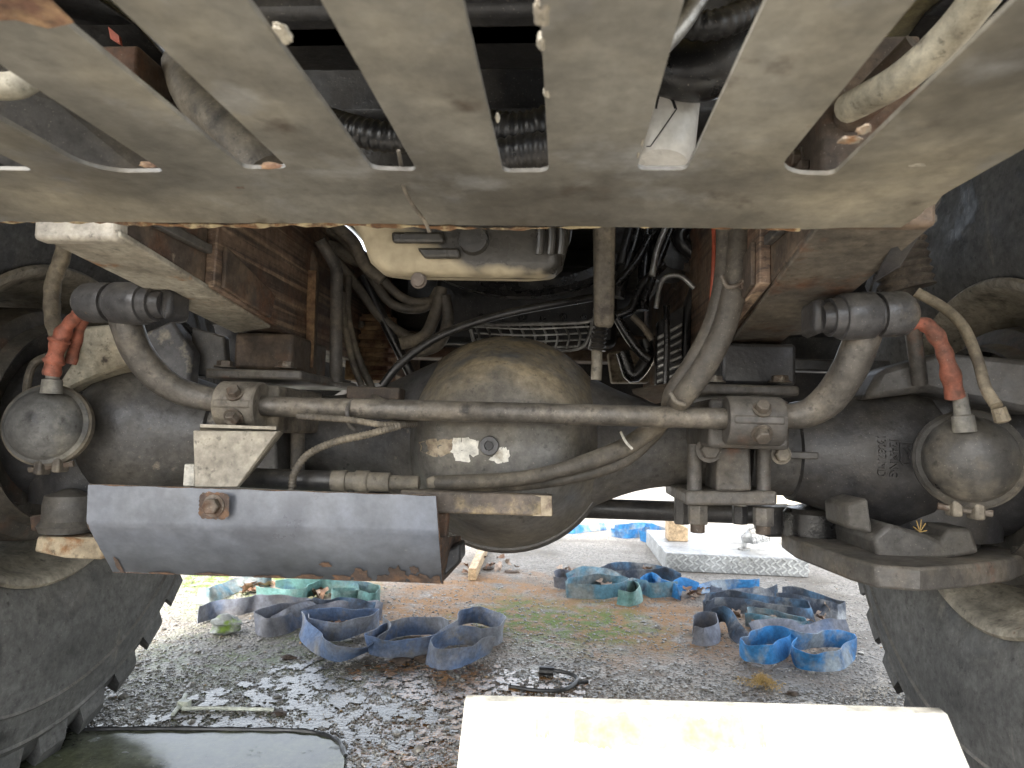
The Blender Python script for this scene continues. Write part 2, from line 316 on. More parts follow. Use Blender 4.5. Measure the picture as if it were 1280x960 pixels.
# ================================================================== the setting
def ground_material():
    m = bpy.data.materials.new('ground'); m.use_nodes = True; n, l = m.node_tree.nodes, m.node_tree.links
    b = n['Principled BSDF']; tc = n.new('ShaderNodeTexCoord')
    def noise(sc, d=8, off=0., rg=.6):
        mp = n.new('ShaderNodeMapping'); l.new(tc.outputs['Object'], mp.inputs[0]); mp.inputs['Location'].default_value = (off, off*1.3, 0)
        t = n.new('ShaderNodeTexNoise'); l.new(mp.outputs[0], t.inputs[0]); t.inputs['Scale'].default_value = sc; t.inputs['Detail'].default_value = d; t.inputs['Roughness'].default_value = rg; return t.outputs[0]
    def rng(s, a, c, lo=0., hi=1.):
        r = n.new('ShaderNodeMapRange'); r.inputs[1].default_value = a; r.inputs[2].default_value = c; r.inputs[3].default_value = lo; r.inputs[4].default_value = hi; l.new(s, r.inputs[0]); return r.outputs[0]
    def mix(f, a, c):
        x = n.new('ShaderNodeMix'); x.data_type = 'RGBA'; l.new(f, x.inputs[0])
        for i, v in ((6, a), (7, c)):
            if isinstance(v, tuple): x.inputs[i].default_value = (*v, 1)
            else: l.new(v, x.inputs[i])
        return x.outputs[2]
    def math_(op, a, c):
        x = n.new('ShaderNodeMath'); x.operation = op; x.use_clamp = op != 'MULTIPLY_ADD'
        for i, v in ((0, a), (1, c)):
            if isinstance(v, float): x.inputs[i].default_value = v
            else: l.new(v, x.inputs[i])
        return x.outputs[0]
    def blob(x, y, r, soft=.5):        # a patch with a ragged edge
        sx = n.new('ShaderNodeVectorMath'); sx.operation = 'DISTANCE'; l.new(tc.outputs['Object'], sx.inputs[0]); sx.inputs[1].default_value = (x, y, 0)
        d = math_('ADD', sx.outputs['Value'], 0.); nz = rng(noise(5, 9, x*3+y), .3, .7, -r*.6, r*.6)
        x2 = n.new('ShaderNodeMath'); x2.operation = 'ADD'; l.new(sx.outputs['Value'], x2.inputs[0]); l.new(nz, x2.inputs[1])
        return rng(x2.outputs[0], r*(1+soft), r*(1-soft))
    vor = n.new('ShaderNodeTexVoronoi'); vor.inputs['Scale'].default_value = 125; l.new(tc.outputs['Object'], vor.inputs[0])
    vc = n.new('ShaderNodeTexVoronoi'); vc.inputs['Scale'].default_value = 48; l.new(tc.outputs['Object'], vc.inputs[0])
    sep = n.new('ShaderNodeSeparateColor'); l.new(vor.outputs['Color'], sep.inputs[0])
    c = mix(rng(sep.outputs[0], 0, 1), (.14, .13, .115), (.36, .335, .295))
    c = mix(rng(noise(3, 8, 4.), .48, .66), c, (.155, .138, .115))
    c = mix(rng(noise(30, 8, 8.), .58, .70), c, (.24, .20, .155))
    org = math_('MULTIPLY', rng(noise(9, 10, 2.), .36, .52), math_('MAXIMUM', blob(-.08, 1.48, .30), math_('MAXIMUM', blob(.2, 2.35, .5), math_('MAXIMUM', blob(-.3, 2.5, .45), blob(.1, 1.3, .25)))))
    c = mix(org, c, (.27, .15, .065))
    grn = math_('MULTIPLY', rng(noise(22, 6, 6.), .40, .56), math_('MAXIMUM', blob(-.80, 1.62, .34), math_('MAXIMUM', blob(-1.3, 2.75, .45), blob(.0, 2.3, .28))))
    c = mix(grn, c, (.10, .145, .02))
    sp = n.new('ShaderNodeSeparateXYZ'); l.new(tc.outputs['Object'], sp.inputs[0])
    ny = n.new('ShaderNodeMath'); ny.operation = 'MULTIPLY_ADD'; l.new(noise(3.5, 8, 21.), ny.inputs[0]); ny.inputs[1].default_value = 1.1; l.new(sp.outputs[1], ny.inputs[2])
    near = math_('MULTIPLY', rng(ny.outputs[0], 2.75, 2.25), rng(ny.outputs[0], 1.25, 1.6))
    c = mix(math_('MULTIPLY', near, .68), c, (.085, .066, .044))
    brn = math_('MULTIPLY', rng(noise(7, 9, 15.), .40, .52), math_('MAXIMUM', blob(-.12, 1.42, .24), blob(.02, 1.27, .2)))
    c = mix(brn, c, (.16, .075, .022))
    l.new(c, b.inputs['Base Color'])
    wet = math_('MAXIMUM', math_('MULTIPLY', near, rng(noise(6, 7, 12.), .28, .44)), math_('MAXIMUM', blob(-.5, 1.45, .24), blob(.05, 1.45, .3)))
    pud = math_('MULTIPLY', math_('MAXIMUM', blob(-.42, 1.5, .26), math_('MAXIMUM', blob(-.15, 1.33, .22), blob(.62, 1.62, .16))), rng(noise(22, 9, 3.), .38, .50))
    rr = n.new('ShaderNodeMix'); rr.data_type = 'FLOAT'; l.new(wet, rr.inputs[0]); rr.inputs[2].default_value = .85; rr.inputs[3].default_value = .17
    rp = n.new('ShaderNodeMix'); rp.data_type = 'FLOAT'; l.new(pud, rp.inputs[0]); l.new(rr.outputs[0], rp.inputs[2]); rp.inputs[3].default_value = .05
    l.new(rp.outputs[0], b.inputs['Roughness'])
    h = n.new('ShaderNodeMath'); h.operation = 'MULTIPLY_ADD'; l.new(vor.outputs['Distance'], h.inputs[0]); h.inputs[1].default_value = -.9; l.new(noise(60, 8, 1.), h.inputs[2])
    h2 = n.new('ShaderNodeMath'); h2.operation = 'MULTIPLY_ADD'; l.new(vc.outputs['Distance'], h2.inputs[0]); h2.inputs[1].default_value = -.5; l.new(h.outputs[0], h2.inputs[2])
    bp = n.new('ShaderNodeBump'); l.new(h2.outputs[0], bp.inputs['Height']); bp.inputs['Distance'].default_value = .007
    l.new(rng(pud, 0, 1, .9, .10), bp.inputs['Strength'])
    l.new(bp.outputs[0], b.inputs['Normal'])
    MATS['ground'] = m
ground_material()
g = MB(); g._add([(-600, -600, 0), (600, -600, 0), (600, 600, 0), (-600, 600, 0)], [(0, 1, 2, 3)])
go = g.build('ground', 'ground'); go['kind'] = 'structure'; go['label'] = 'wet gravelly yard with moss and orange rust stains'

# ================================================================== the truck
truck = empty('truck', (XC, AY, 0), 'underside of an old heavy truck, seen below its slotted front guard plate', 'truck')
T = truck

# ---- guard plate with long slots
ZP = .771
def gp(px, py): q = GT(px, py, ZP); return (q.x, q.y)
YS = gp(640, 215)[1]; YR = gp(640, 271)[1]; YB = gp(640, 246)[1]
def slot(pl, pr_, r=.007, y0=.02, cut=0.0):
    xl, xr = gp(pl, 212)[0], gp(pr_, 212)[0]; pts = [(xl, y0), (xr, y0)]
    for a in range(0, 91, 18):
        pts.append((xr-r+r*math.cos(RAD(a)), YS-r+r*math.sin(RAD(a))))
    rl = r+cut
    for a in range(90, 181, 15):
        pts.append((xl+rl+rl*math.cos(RAD(a)), YS-r*1.0-(rl-r)+rl*math.sin(RAD(a))))
    return pts
xr_, yr_ = gp(1185, 240); xq, yq = gp(1150, 271)
outer = [(xr_+.035, -.12), (xr_+.035, .1), (xr_+.012, .36), (xr_, yr_), gp(1177, 246), gp(1170, 254), gp(1158, 258), gp(1150, 264), (xq-.012, YR), (xq-.06, YR-.002), (xq-.09, YR+.001), (-.2, YR), (-.62, YR), (-.62, -.12)]
holes = [slot(-45, 40), slot(118, 204, cut=.02), slot(303, 358), slot(463, 520), slot(628, 686), slot(797, 860), slot(972, 1046, cut=.016), ]
def gfn(x, y):
    z = ZP
    if y > YB: z -= (y-YB)*.16
    return (x, y, z+.0035+.0015*math.sin(x*23)+.001*math.sin(y*31+x*7))
gpl = plate_holes(outer, holes, .0035, gfn, [[(-.6199+(xr_+.6)*i/40, yy) for i in range(41)] for yy in (YB-.002, YB+.003)])
gpo = gpl.build('guard_plate', 'guard', T, bevel=.0007, label='dusty grey slotted steel guard plate with rusty edges')
# rust crust along slot ends and the front corner, dirt clumps on the edges
def lump(c, r, name, m, parent, sq=(1, 1, .5), seed=0):
    rnd = random.Random(seed); b = MB(); bm = bmesh.new(); bmesh.ops.create_icosphere(bm, subdivisions=3, radius=1)
    ph = [rnd.uniform(0, 6) for _ in range(6)]
    for v in bm.verts:
        k = 1+.2*math.sin(v.co.x*3+ph[0])+.16*math.sin(v.co.y*5+ph[1])+.12*math.sin(v.co.z*8+ph[2])+.07*math.sin(v.co.x*13+v.co.y*11+ph[3])
        b.v.append(V(c)+V((v.co.x*sq[0], v.co.y*sq[1], v.co.z*sq[2]))*r*k)
    bm.faces.ensure_lookup_table(); b.f = [[v.index for v in f.verts] for f in bm.faces]; bm.free()
    return b.build(name, m, parent, angle=60)
for i, (px, py, r, sq) in enumerate([(677, 20, .009, (.6, 1.6, .7)), (676, 55, .007, (.6, 1, .8)), (683, 118, .005, (.6, 1.2, .8)), (493, 118, .0035, (1, 1, .5)), (622, 150, .004, (.6, 1.4, .8)), (355, 45, .008, (.6, 1.4, .6)), (1062, 178, .006, (1.6, 1.2, .5)), (1080, 165, .006, (1.2, 1.4, .5)), (1145, 205, .008, (1.8, .5, .5)), (340, 210, .006, (2.2, .4, .6)), (190, 208, .006, (2.2, .4, .6)), (1135, 268, .006, (2.0, .35, .6)), (798, 196, .003, (.5, 2, .7)), (803, 180, .003, (.5, 2, .7))]):
    q = gp(px, py); lump((q[0], q[1], ZP+.0015), r*.62, 'dirt_clump', 'guard_rust' if i in (9, 10, 11) else 'rail_cream', gpo, sq, i)
MB().prism([(*gp(-30, -20), ZP-.0012), (*gp(50, -15), ZP-.0012), (*gp(92, 26), ZP-.0012), (*gp(60, 33), ZP-.0012), (*gp(20, 22), ZP-.0012), (*gp(-30, 24), ZP-.0012)], (0, 0, .001)).build('rust_patch', 'guard_rust', gpo)
mat('edge_rust', (.16, .085, .04), .85, 0, [((.40, .33, .20), 60, .52, .06), ((.07, .04, .025), 40, .6, .05)], .5, 200, dust=0)
rnd = random.Random(8)
MB().tube([(-.6+(.80)*i/120, YR+.0006, ZP-.0085+.0015*math.sin((-.6+.8*i/120)*23)+.001*math.sin(YR*31+(-.6+.8*i/120)*7)+rnd.uniform(-.0004, .0004)) for i in range(121)], .0015, 6, spline=False, rr=lambda i: .6+.5*math.sin(i*.7)+.4*math.sin(i*1.9)+.6*(i < 75)).build('rusty_edge', 'edge_rust', gpo)
MB().tube([P(498, 188, .49), P(501, 205, .50), P(504, 232, .52), P(515, 255, .53), P(530, 275, .53), P(537, 290, .53)], .0016, 8).build('dangling_wire', 'hose', T)

# ---- what shows above the slots
MB().box((-.62, .33, .99), (.45, .40, 1.10)).build('bumper_beam', 'cream_paint', T, .008)
MB().box((-.66, -.14, .775), (.46, -.10, 1.12)).build('bumper_front_panel', 'guard', T, .01)
rad_ = MB().box((-.36, .56, .93), (.075, .64, 1.35)).build('radiator', 'engine_black', T, .006)
MB().box((-.36, .545, .93), (.075, .60, .955)).build('lower_tank', 'axle_dark', rad_, .008)
for i in range(14):
    x = -.345+.41*i/13; MB().box((x-.0035, .552, .958), (x+.0035, .56, 1.33)).build('fin', 'engine_black', rad_)
def corrugated(name, pts, r, m, parent, pitch=.009, depth=.14, n=14):
    p = catmull([V(q) for q in pts], 12); L = sum((p[i+1]-p[i]).length for i in range(len(p)-1)); k = max(8, int(L/pitch*4))
    cum = [0]
    for i in range(len(p)-1): cum.append(cum[-1]+(p[i+1]-p[i]).length)
    out = []; j = 0
    for i in range(k+1):
        d = L*i/k
        while j < len(p)-2 and cum[j+1] < d: j += 1
        out.append(p[j].lerp(p[j+1], (d-cum[j])/max(cum[j+1]-cum[j], 1e-6)))
    return MB().tube(out, r, n, spline=False, rr=lambda i: 1-depth*(.5-.5*math.cos(i*math.pi/2))).build(name, m, parent, angle=75)
corrugated('corrugated_hose', [P(560, 150, .72), P(640, 165, .70), P(700, 150, .70), P(770, 120, .72)], .021, 'hose_black', T)
corrugated('corrugated_hose', [P(590, 205, .70), P(650, 190, .69), P(700, 185, .69), P(780, 175, .70)], .019, 'hose_black', T)
corrugated('corrugated_hose', [P(400, 150, .72), P(450, 165, .70), P(500, 172, .70), P(560, 160, .72)], .017, 'hose_black', T)
MB().tube([P(720, -30, .72), P(800, 60, .70), P(860, 88, .68), P(905, 75, .67), P(945, 20, .68), P(965, -60, .70)], .030, 20, 8).build('intake_pipe', 'hose_black', T)
MB().tube([P(790, 90, .60), P(840, 45, .60), P(872, 0, .60), P(900, -50, .60)], .009, 12).build('coolant_pipe', 'galv', T)
corrugated('corrugated_hose', [P(835, 20, .62), P(870, 32, .62), P(905, 28, .62), P(960, 5, .64)], .014, 'hose_black', T)
# white reservoir canister with black print
c0, c1 = P(846, 40, .74), P(828, 203, .72); ax = (c1-c0).normalized(); L = (c1-c0).length
can = MB().lathe([(0, .01), (0, .030), (L*.05, .033), (L*.88, .033), (L*.96, .031), (L*1.0, .026), (L*1.02, .0)], c0, ax, 28).build('fluid_reservoir', 'canister', T)
def on_can(px, py, lift=.0006):
    d = ray(px, py); o = CAM                                     # meet the ray with the canister's skin
    w0 = o-c0; dp = d-ax*d.dot(ax); wp = w0-ax*w0.dot(ax); R_ = .033+lift
    a, b_, c_ = dp.dot(dp), 2*dp.dot(wp), wp.dot(wp)-R_*R_; disc = b_*b_-4*a*c_
    t = (-b_-math.sqrt(max(disc, 0)))/(2*a); return o+d*t
def can_print(poly, name):
    b = MB()
    for q in range(len(poly)-1):
        (a, c, e, f_) = (*poly[q], *poly[q+1]); n = 8
        for k in range(n):
            t0, t1 = k/n, (k+1)/n; x0, y0, x1, y1 = a+(e-a)*t0, c+(f_-c)*t0, a+(e-a)*t1, c+(f_-c)*t1
            dx, dy = y1-y0, x0-x1; m_ = math.hypot(dx, dy); dx, dy = dx/m_*.7, dy/m_*.7
            b._add([on_can(x0-dx, y0-dy), on_can(x0+dx, y0+dy), on_can(x1+dx, y1+dy), on_can(x1-dx, y1-dy)], [(0, 1, 2, 3)])
    b.build(name, 'ink', can)
can_print([(834, 103), (846, 136), (813, 183), (808, 183)], 'printed_line')
b = MB()
for yy in range(103, 134, 3):
    x1 = 834+(yy-103)*.36; x0 = max(818, 822-(yy-103)*.1)
    b._add([on_can(x0, yy), on_can(x1, yy), on_can(x1+1.08, yy+3), on_can(x0, yy+3)], [(0, 1, 2, 3)])
b.build('printed_panel', 'ink', can)
# cream tubes of the bumper bracing above the outer slots
MB().tube([P(1262, -50, .47), P(1190, 40, .52), P(1130, 95, .56), P(1085, 122, .60), P(1060, 135, .63)], .0135, 14).build('brace_tube', 'cream_paint', T)
MB().tube([P(1150, 60, .60), P(1090, 120, .64), P(1040, 165, .70), P(990, 205, .78)], .016, 12).build('brace_tube', 'rail', T)
MB().tube([P(-60, 100, .50), P(10, 108, .50), P(40, 95, .51), P(80, 60, .52)], .011, 12).build('brace_tube', 'cream_paint', T)
MB().prism([P(-40, 95, .56), P(60, 120, .60), P(230, 260, .70), P(120, 260, .66), P(-40, 190, .56)], (0, .02, .03)).build('bumper_bracket', 'clamp_dark', T, .003)
MB().tube([P(230, 80, .72), P(245, 120, .70), P(285, 160, .68), P(330, 215, .68)], .024, 16).build('intake_pipe', 'hose', T)
MB().tube([P(190, 20, .75), P(235, 80, .72), P(250, 130, .72)], .018, 14).build('coolant_pipe', 'hose_black', T)
MB().prism([P(135, 33, .62), P(148, 44, .62), P(150, 55, .62), P(138, 48, .62)], (0, .004, 0)).build('reflector', 'wire_red', T)

# ---- cab and floor that close the truck above
MB().box((XC-1.2, -.1, 1.32), (XC+1.2, 2.0, 2.7)).build('cab', 'cab_paint', T, .06)
MB().box((XC-.37, .9, 1.0), (XC+.33, 2.1, 1.319)).build('engine_block', 'engine_black', T, .02)
MB().box((XC-.30, 1.5, .80), (XC+.22, 2.3, 1.0)).build('gearbox', 'engine_black', T, .05)
for s_ in (-1, 1):
    fb = MB(); prof = [(-.86, -.03), (-.78, .22), (-.58, .50), (-.34, .68), (0, .74), (.34, .70), (.6, .54), (.78, .30), (.84, 0)]
    for k in range(len(prof)-1):
        a, c = prof[k], prof[k+1]; x0, x1 = XC+s_*.70, XC+s_*1.2
        fb._add([(x0, AY+a[0], AZ+a[1]), (x1, AY+a[0], AZ+a[1]), (x1, AY+c[0], AZ+c[1]), (x0, AY+c[0], AZ+c[1])], [(0, 1, 2, 3)])
    o = fb.build('wheel_arch', 'engine_black', T); sm = o.modifiers.new('solid', 'SOLIDIFY'); sm.thickness = .006

# ---- chassis rails
def rail(s_):
    xo, xi = (XC-.437, XC-.355) if s_ < 0 else (XC+.45, XC+.355)
    zb = lambda y: .772-.105*(y-.67) if y < 1.15 else .722
    zb2 = (lambda y: zb(y)+.022*(1.15-y)/.48) if s_ > 0 else zb
    side = [(.67, zb2(.67)), (1.1, zb2(1.1)), (1.2, .722), (4.2, .722), (4.2, .98), (.67, .98)]
    r_ = MB().prism([(xo, y, z) for y, z in side], (xi-xo, 0, 0)).build('chassis_rail', 'rail', T, .004)
    lo, hi = min(xo, xi), max(xo, xi)
    # bottom wear plate, doubler on the inner web, lips and bolts
    MB().prism([(lo-.004, .655, zb2(.655)-.008), (hi+.006, .655, zb2(.655)-.008), (hi+.006, 1.02, zb2(1.02)-.008), (lo+.01, 1.06, zb2(1.06)-.008)], (0, 0, .0075)).build('wear_plate', 'rail_cream' if s_ < 0 else 'rail_grey', r_, .002)
    MB().box((lo-.006, .652, zb2(.66)-.012), (hi+.004, .672, zb2(.66)+.020)).build('end_cap', 'bracket' if s_ < 0 else 'rail', r_, .005)
    xd = xi+.014*(1 if s_ < 0 else -1)
    MB().prism([(xi, y, z) for y, z in [(.83, zb2(.83)-.004), (1.12, zb2(1.12)-.004), (1.60, .716), (1.60, .97), (.83, .97)]], (xd-xi, 0, 0)).build('doubler_plate', 'rail_streak', r_, .002)
    MB().prism([(xd, y, z) for y, z in [(.845, zb2(.845)), (.99, zb2(.99)), (1.0, zb2(1.0)+.035), (.985, zb2(.985)+.04), (.845, zb2(.85)+.055)]], ((.006 if s_ < 0 else -.006), 0, 0)).build('patch_plate', 'rail', r_, .0015)
    sgn = 1 if s_ < 0 else -1
    MB().box(tuple(min(a, b_) for a, b_ in zip((xi, .68, zb(.7)+.028), (xi+sgn*.012, .83, 0))) if 0 else (min(xi, xi+sgn*.010), .68, zb2(.75)+.03), (max(xi, xi+sgn*.010), .828, zb2(.75)+.042)).build('channel_lip', 'axle', r_, .002)
    MB().box((min(xi, xi+sgn*.010), .70, zb2(.75)+.075), (max(xi, xi+sgn*.010), .828, zb2(.75)+.085)).build('channel_lip', 'rail', r_, .002)
    for y, z in ((.73, .88), (.78, .84), (1.3, .80), (1.3, .90), (1.45, .80), (1.45, .90)):
        hexbolt((xd if y > .83 else xi, y, z), (sgn, 0, 0), .009, .010, r_)
    return r_
railL, railR = rail(-1), rail(1)
# angled stay and flange by the right rail
MB().prism([P(1010, 268, .80), P(1034, 268, .80), P(985, 352, .86), P(958, 352, .86)], (0, .012, 0)).build('diagonal_stay', 'rail', railR, .002)
MB().prism([P(1120, 300, .70), P(1182, 225, .70), P(1176, 250, .70), P(1126, 330, .74), P(1092, 352, .78), P(1104, 325, .74)], (.004, .01, 0)).build('side_flange', 'axle_dark', railR, .001)
MB().box((XC-.36, 1.52, .74), (XC+.36, 1.60, .80)).build('cross_member', 'rail', T, .006)

MB().box((-.60, 2.15, .60), (.42, 2.45, 1.1)).build('gap_blocker_box', 'engine_black', T, .04)  # dark box added to block the bright background between the parts in front
MB().lathe([(0, 0), (0, .12), (.02, .15), (.5, .15), (.52, .12), (.52, 0)], (XC-.64, 1.95, .80), (0, 1, 0), 40).build('gap_blocker_drum', 'engine_black', T, angle=40)  # drum added to close bright gaps at left, high enough for sky reflections below
blk = MB().box((P(440, 420, 1.5).x, 1.46, P(450, 475, 1.46).z), (P(492, 420, 1.5).x, 1.54, P(450, 392, 1.46).z)).build('spring_pack', 'guard_rust', T, .003)
for i in range(7): MB().box((P(438, 420, 1.45).x, 1.445, P(450, 396+i*11, 1.45).z-.010), (P(494, 420, 1.45).x, 1.46, P(450, 396+i*11, 1.45).z)).build('spring_leaf', 'guard_rust', blk, .002)
# vertical pipes beside the rails
MB().tube([P(352, 300, 1.16), P(380, 312, 1.16), P(389, 335, 1.16), P(387, 400, 1.16), P(386, 468, 1.16)], S(10, 1.16), 16).build('vertical_pipe', 'rail', T)
MB().tube([P(400, 300, 1.12), P(418, 330, 1.14), P(421, 350, 1.14), P(420, 420, 1.14), P(420, 478, 1.14)], S(8, 1.14), 14).build('vertical_pipe', 'clamp_dark', T)
MB().prism([P(384, 338, 1.14), P(395, 338, 1.14), P(391, 460, 1.14), P(382, 460, 1.14)], (0, .003, 0)).build('painted_strip', 'guard_rust', T)
for pts, r, m in [([(436, 345), (434, 390), (445, 440), (465, 486)], 5, 'hose'), ([(428, 365), (430, 400), (440, 450), (452, 482)], 4, 'hose'),
                  ([(350, 275), (395, 300), (440, 350), (475, 395), (500, 415), (530, 430)], 7, 'hose'), ([(390, 278), (430, 300), (460, 340), (490, 380), (530, 385), (548, 362)], 6, 'hose'),
                  ([(480, 352), (500, 370), (520, 378), (545, 375)], 6, 'hose'), ([(455, 345), (480, 400), (505, 450), (520, 480)], 7, 'hose_black'),
                  ([(340, 278), (380, 300), (420, 312), (450, 325)], 11, 'hose'), ([(410, 275), (440, 300), (455, 330), (478, 350)], 8, 'hose'),
                  ([(500, 430), (530, 420), (545, 390), (552, 360)], 8, 'hose'), ([(520, 440), (548, 430), (560, 400), (556, 370)], 8, 'hose')]:
    MB().tube([P(a, b_, 1.18+.02*(r % 4)+.0003*(a-400)) for a, b_ in pts], S(r, 1.2), 12).build('hose', m, T)
MB().tube([P(478, 482, 1.06), P(500, 455, 1.06), P(540, 425, 1.07), P(590, 404, 1.08), P(650, 388, 1.10), P(740, 372, 1.14)], S(5.5, 1.06), 12).build('hose', 'hose_black', T)

# ---- engine oil pan and what hangs behind it
ZPan = P(560, 359, .95).z
pan = MB()
def ring_pts(pxs, Y, z): return [V((P(px, 330, Y).x, Y, z)) for px in pxs]
x0, x1 = P(455, 358, .86).x, P(704, 358, .86).x; xa, xb = P(412, 274, .86).x, P(714, 274, .86).x
N = 20
def pan_ring(z, xl, xr, y0, y1, r, n=6):
    out = []
    for cx_, cy_, a0 in ((xr-r, y0+r, -90), (xr-r, y1-r, 0), (xl+r, y1-r, 90), (xl+r, y0+r, 180)):
        for k in range(n+1): a = RAD(a0+90*k/n); out.append(V((cx_+r*math.cos(a), cy_+r*math.sin(a), z)))
    return out
zt = ZPan+.19; Y0 = .86
rings = [pan_ring(ZPan, x0+.035, x1-.03, Y0+.012, .905, .018), pan_ring(ZPan+.004, x0+.016, x1-.012, Y0+.004, .915, .02), pan_ring(ZPan+.016, x0+.002, x1-.002, Y0, .925, .02), pan_ring(ZPan+.05, x0-.014, x1+.004, Y0, .95, .03), pan_ring(ZPan+.10, xa+.0, xb, Y0-.004, 1.1, .03), pan_ring(zt, xa-.02, xb+.01, Y0-.01, 1.2, .03)]
k = len(rings[0])
for rg in rings: pan.v += rg
for j in range(len(rings)-1):
    for i in range(k): pan.f.append([j*k+i, j*k+(i+1) % k, (j+1)*k+(i+1) % k, (j+1)*k+i])
pan.f.append(list(range(k))); pan.f.append([5*k+i for i in range(k)])
def muddy(name, base, mudc, fx, z0, soft):
    m = MATS[base].copy(); m.name = name; n, l = m.node_tree.nodes, m.node_tree.links; b = n['Principled BSDF']
    tc = n.new('ShaderNodeTexCoord'); sx = n.new('ShaderNodeSeparateXYZ'); l.new(tc.outputs['Object'], sx.inputs[0])
    nz = n.new('ShaderNodeTexNoise'); l.new(tc.outputs['Object'], nz.inputs[0]); nz.inputs['Scale'].default_value = 30; nz.inputs['Detail'].default_value = 7
    h = n.new('ShaderNodeMath'); h.operation = 'MULTIPLY_ADD'; l.new(sx.outputs[0], h.inputs[0]); h.inputs[1].default_value = fx; l.new(sx.outputs[2], h.inputs[2])
    h2 = n.new('ShaderNodeMath'); h2.operation = 'MULTIPLY_ADD'; l.new(nz.outputs[0], h2.inputs[0]); h2.inputs[1].default_value = .035; l.new(h.outputs[0], h2.inputs[2])
    r = n.new('ShaderNodeMapRange'); l.new(h2.outputs[0], r.inputs[0]); r.inputs[1].default_value = z0+soft; r.inputs[2].default_value = z0-soft; r.inputs[3].default_value = 0; r.inputs[4].default_value = 1
    src = b.inputs['Base Color'].links[0].from_socket; x = n.new('ShaderNodeMix'); x.data_type = 'RGBA'; l.new(r.outputs[0], x.inputs[0]); l.new(src, x.inputs[6])
    n2 = n.new('ShaderNodeTexNoise'); l.new(tc.outputs['Object'], n2.inputs[0]); n2.inputs['Scale'].default_value = 60; n2.inputs['Detail'].default_value = 8
    y = n.new('ShaderNodeMix'); y.data_type = 'RGBA'; l.new(n2.outputs[0], y.inputs[0]); y.inputs[6].default_value = (*[q*.55 for q in mudc], 1); y.inputs[7].default_value = (*[q*1.4 for q in mudc], 1)
    l.new(y.outputs[2], x.inputs[7]); l.new(x.outputs[2], b.inputs['Base Color'])
    rs = b.inputs['Roughness'].links[0].from_socket; z = n.new('ShaderNodeMix'); z.data_type = 'FLOAT'; l.new(r.outputs[0], z.inputs[0]); l.new(rs, z.inputs[2]); z.inputs[3].default_value = .9; l.new(z.outputs[0], b.inputs['Roughness'])
    MATS[name] = m
muddy('oilpan_lip', 'oilpan', (.42, .36, .25), .0, ZPan+.022, .005)
muddy('oilpan_muddy', 'oilpan_lip', (.42, .36, .25), .63, ZPan+.012, .008)
pano = pan.build('oil_pan', 'oilpan_muddy', T, angle=60, label='dark oil pan with pale dried mud along its lower left edge')
MB().lathe([(0, S(9, .85)), (.006, S(9, .85)), (.007, S(11, .85))], P(522, 349, Y0+.006), (0, 1, 0), 18).build('drain_boss', 'flatbar', pano)
MB().prism([P(488, 289, Y0-.01), P(552, 289, Y0-.01), P(556, 303, Y0-.01), P(490, 303, Y0-.01)], (0, .01, 0)).build('pan_rib', 'oilpan', pano, .004)
MB().prism([P(520, 309, Y0-.01), P(574, 309, Y0-.01), P(575, 322, Y0-.01), P(530, 322, Y0-.01)], (0, .012, 0)).build('pan_rib', 'oilpan', pano, .004)
MB().lathe([(0, .0), (0, S(18, .85)), (.010, S(20, .85))], P(591, 298, Y0-.01), (0, 1, 0), 20).build('pan_boss', 'oilpan', pano)
for px, py in ((551, 291), (623, 284), (495, 280)): hexbolt(P(px, py, Y0-.001), (0, -1, 0), .0035, .004, pano, m='oilpan')
for px in (676, 690, 703): MB().tube([P(px, 274, Y0-.006), P(px, 300, Y0-.006), P(px-2, 318, Y0-.004)], S(5, .85), 10).build('pan_rib', 'oilpan', pano)
# flywheel ring, guard basket, sump behind
fo = P(655, 150, 1.30)
MB().lathe([(-.02, S(215, 1.3)), (.02, S(215, 1.3)), (.02, S(232, 1.3)), (-.01, S(232, 1.3)), (-.02, S(226, 1.3)), (-.02, S(215, 1.3))], fo, (0, 1, 0), 64, cap=False).build('flywheel_housing', 'black_oily', T)
MB().box((P(548, 400, 1.5).x, 1.45, P(600, 430, 1.45).z), (P(770, 400, 1.5).x, 1.8, P(600, 330, 1.45).z)).build('sump', 'engine_black', T, .015)
bask = MB().tube([P(588, 412, 1.4), P(600, 432, 1.4), P(660, 437, 1.4), P(722, 436, 1.4), P(738, 415, 1.4), P(740, 402, 1.4)], .004, 8).build('basket_guard', 'galv', T)
for i in range(11):
    a = 592+i*14; MB().tube([P(a, 404, 1.42), P(a+7, 420, 1.40), P(a+4, 436, 1.40)], .0025, 6).build('basket_wire', 'galv', bask)
for j in range(4):
    y = 408+j*8; MB().tube([P(590+j*3, y, 1.41), P(660, y+3, 1.395), P(738-j*2, y, 1.41)], .0022, 6).build('basket_wire', 'galv', bask)
MB().tube([P(588, 406, 1.42), P(660, 405, 1.4), P(735, 402, 1.4), P(744, 385, 1.38)], .004, 8).build('basket_rim', 'galv', bask)
for i in range(6): hexbolt(P(600+i*26, 396, 1.44), (0, -1, 0), .006, .006, bask, m='black_oily')

# vertical strut with spring and rod
vs = MB().prism([P(742, 268, 1.02), P(770, 268, 1.02), P(768, 408, 1.05), P(743, 408, 1.05)], (0, .03, 0)).build('vertical_strut', 'clamp', T, .008)
corrugated('spring', [P(752, 404, 1.07), P(749, 420, 1.07), P(747, 438, 1.07)], S(10, 1.07), 'hose_black', vs, .007, .3)
MB().tube([P(746, 436, 1.08), P(746, 455, 1.08), P(745, 475, 1.08)], S(7, 1.07), 12).build('rod', 'rail_cream', vs)
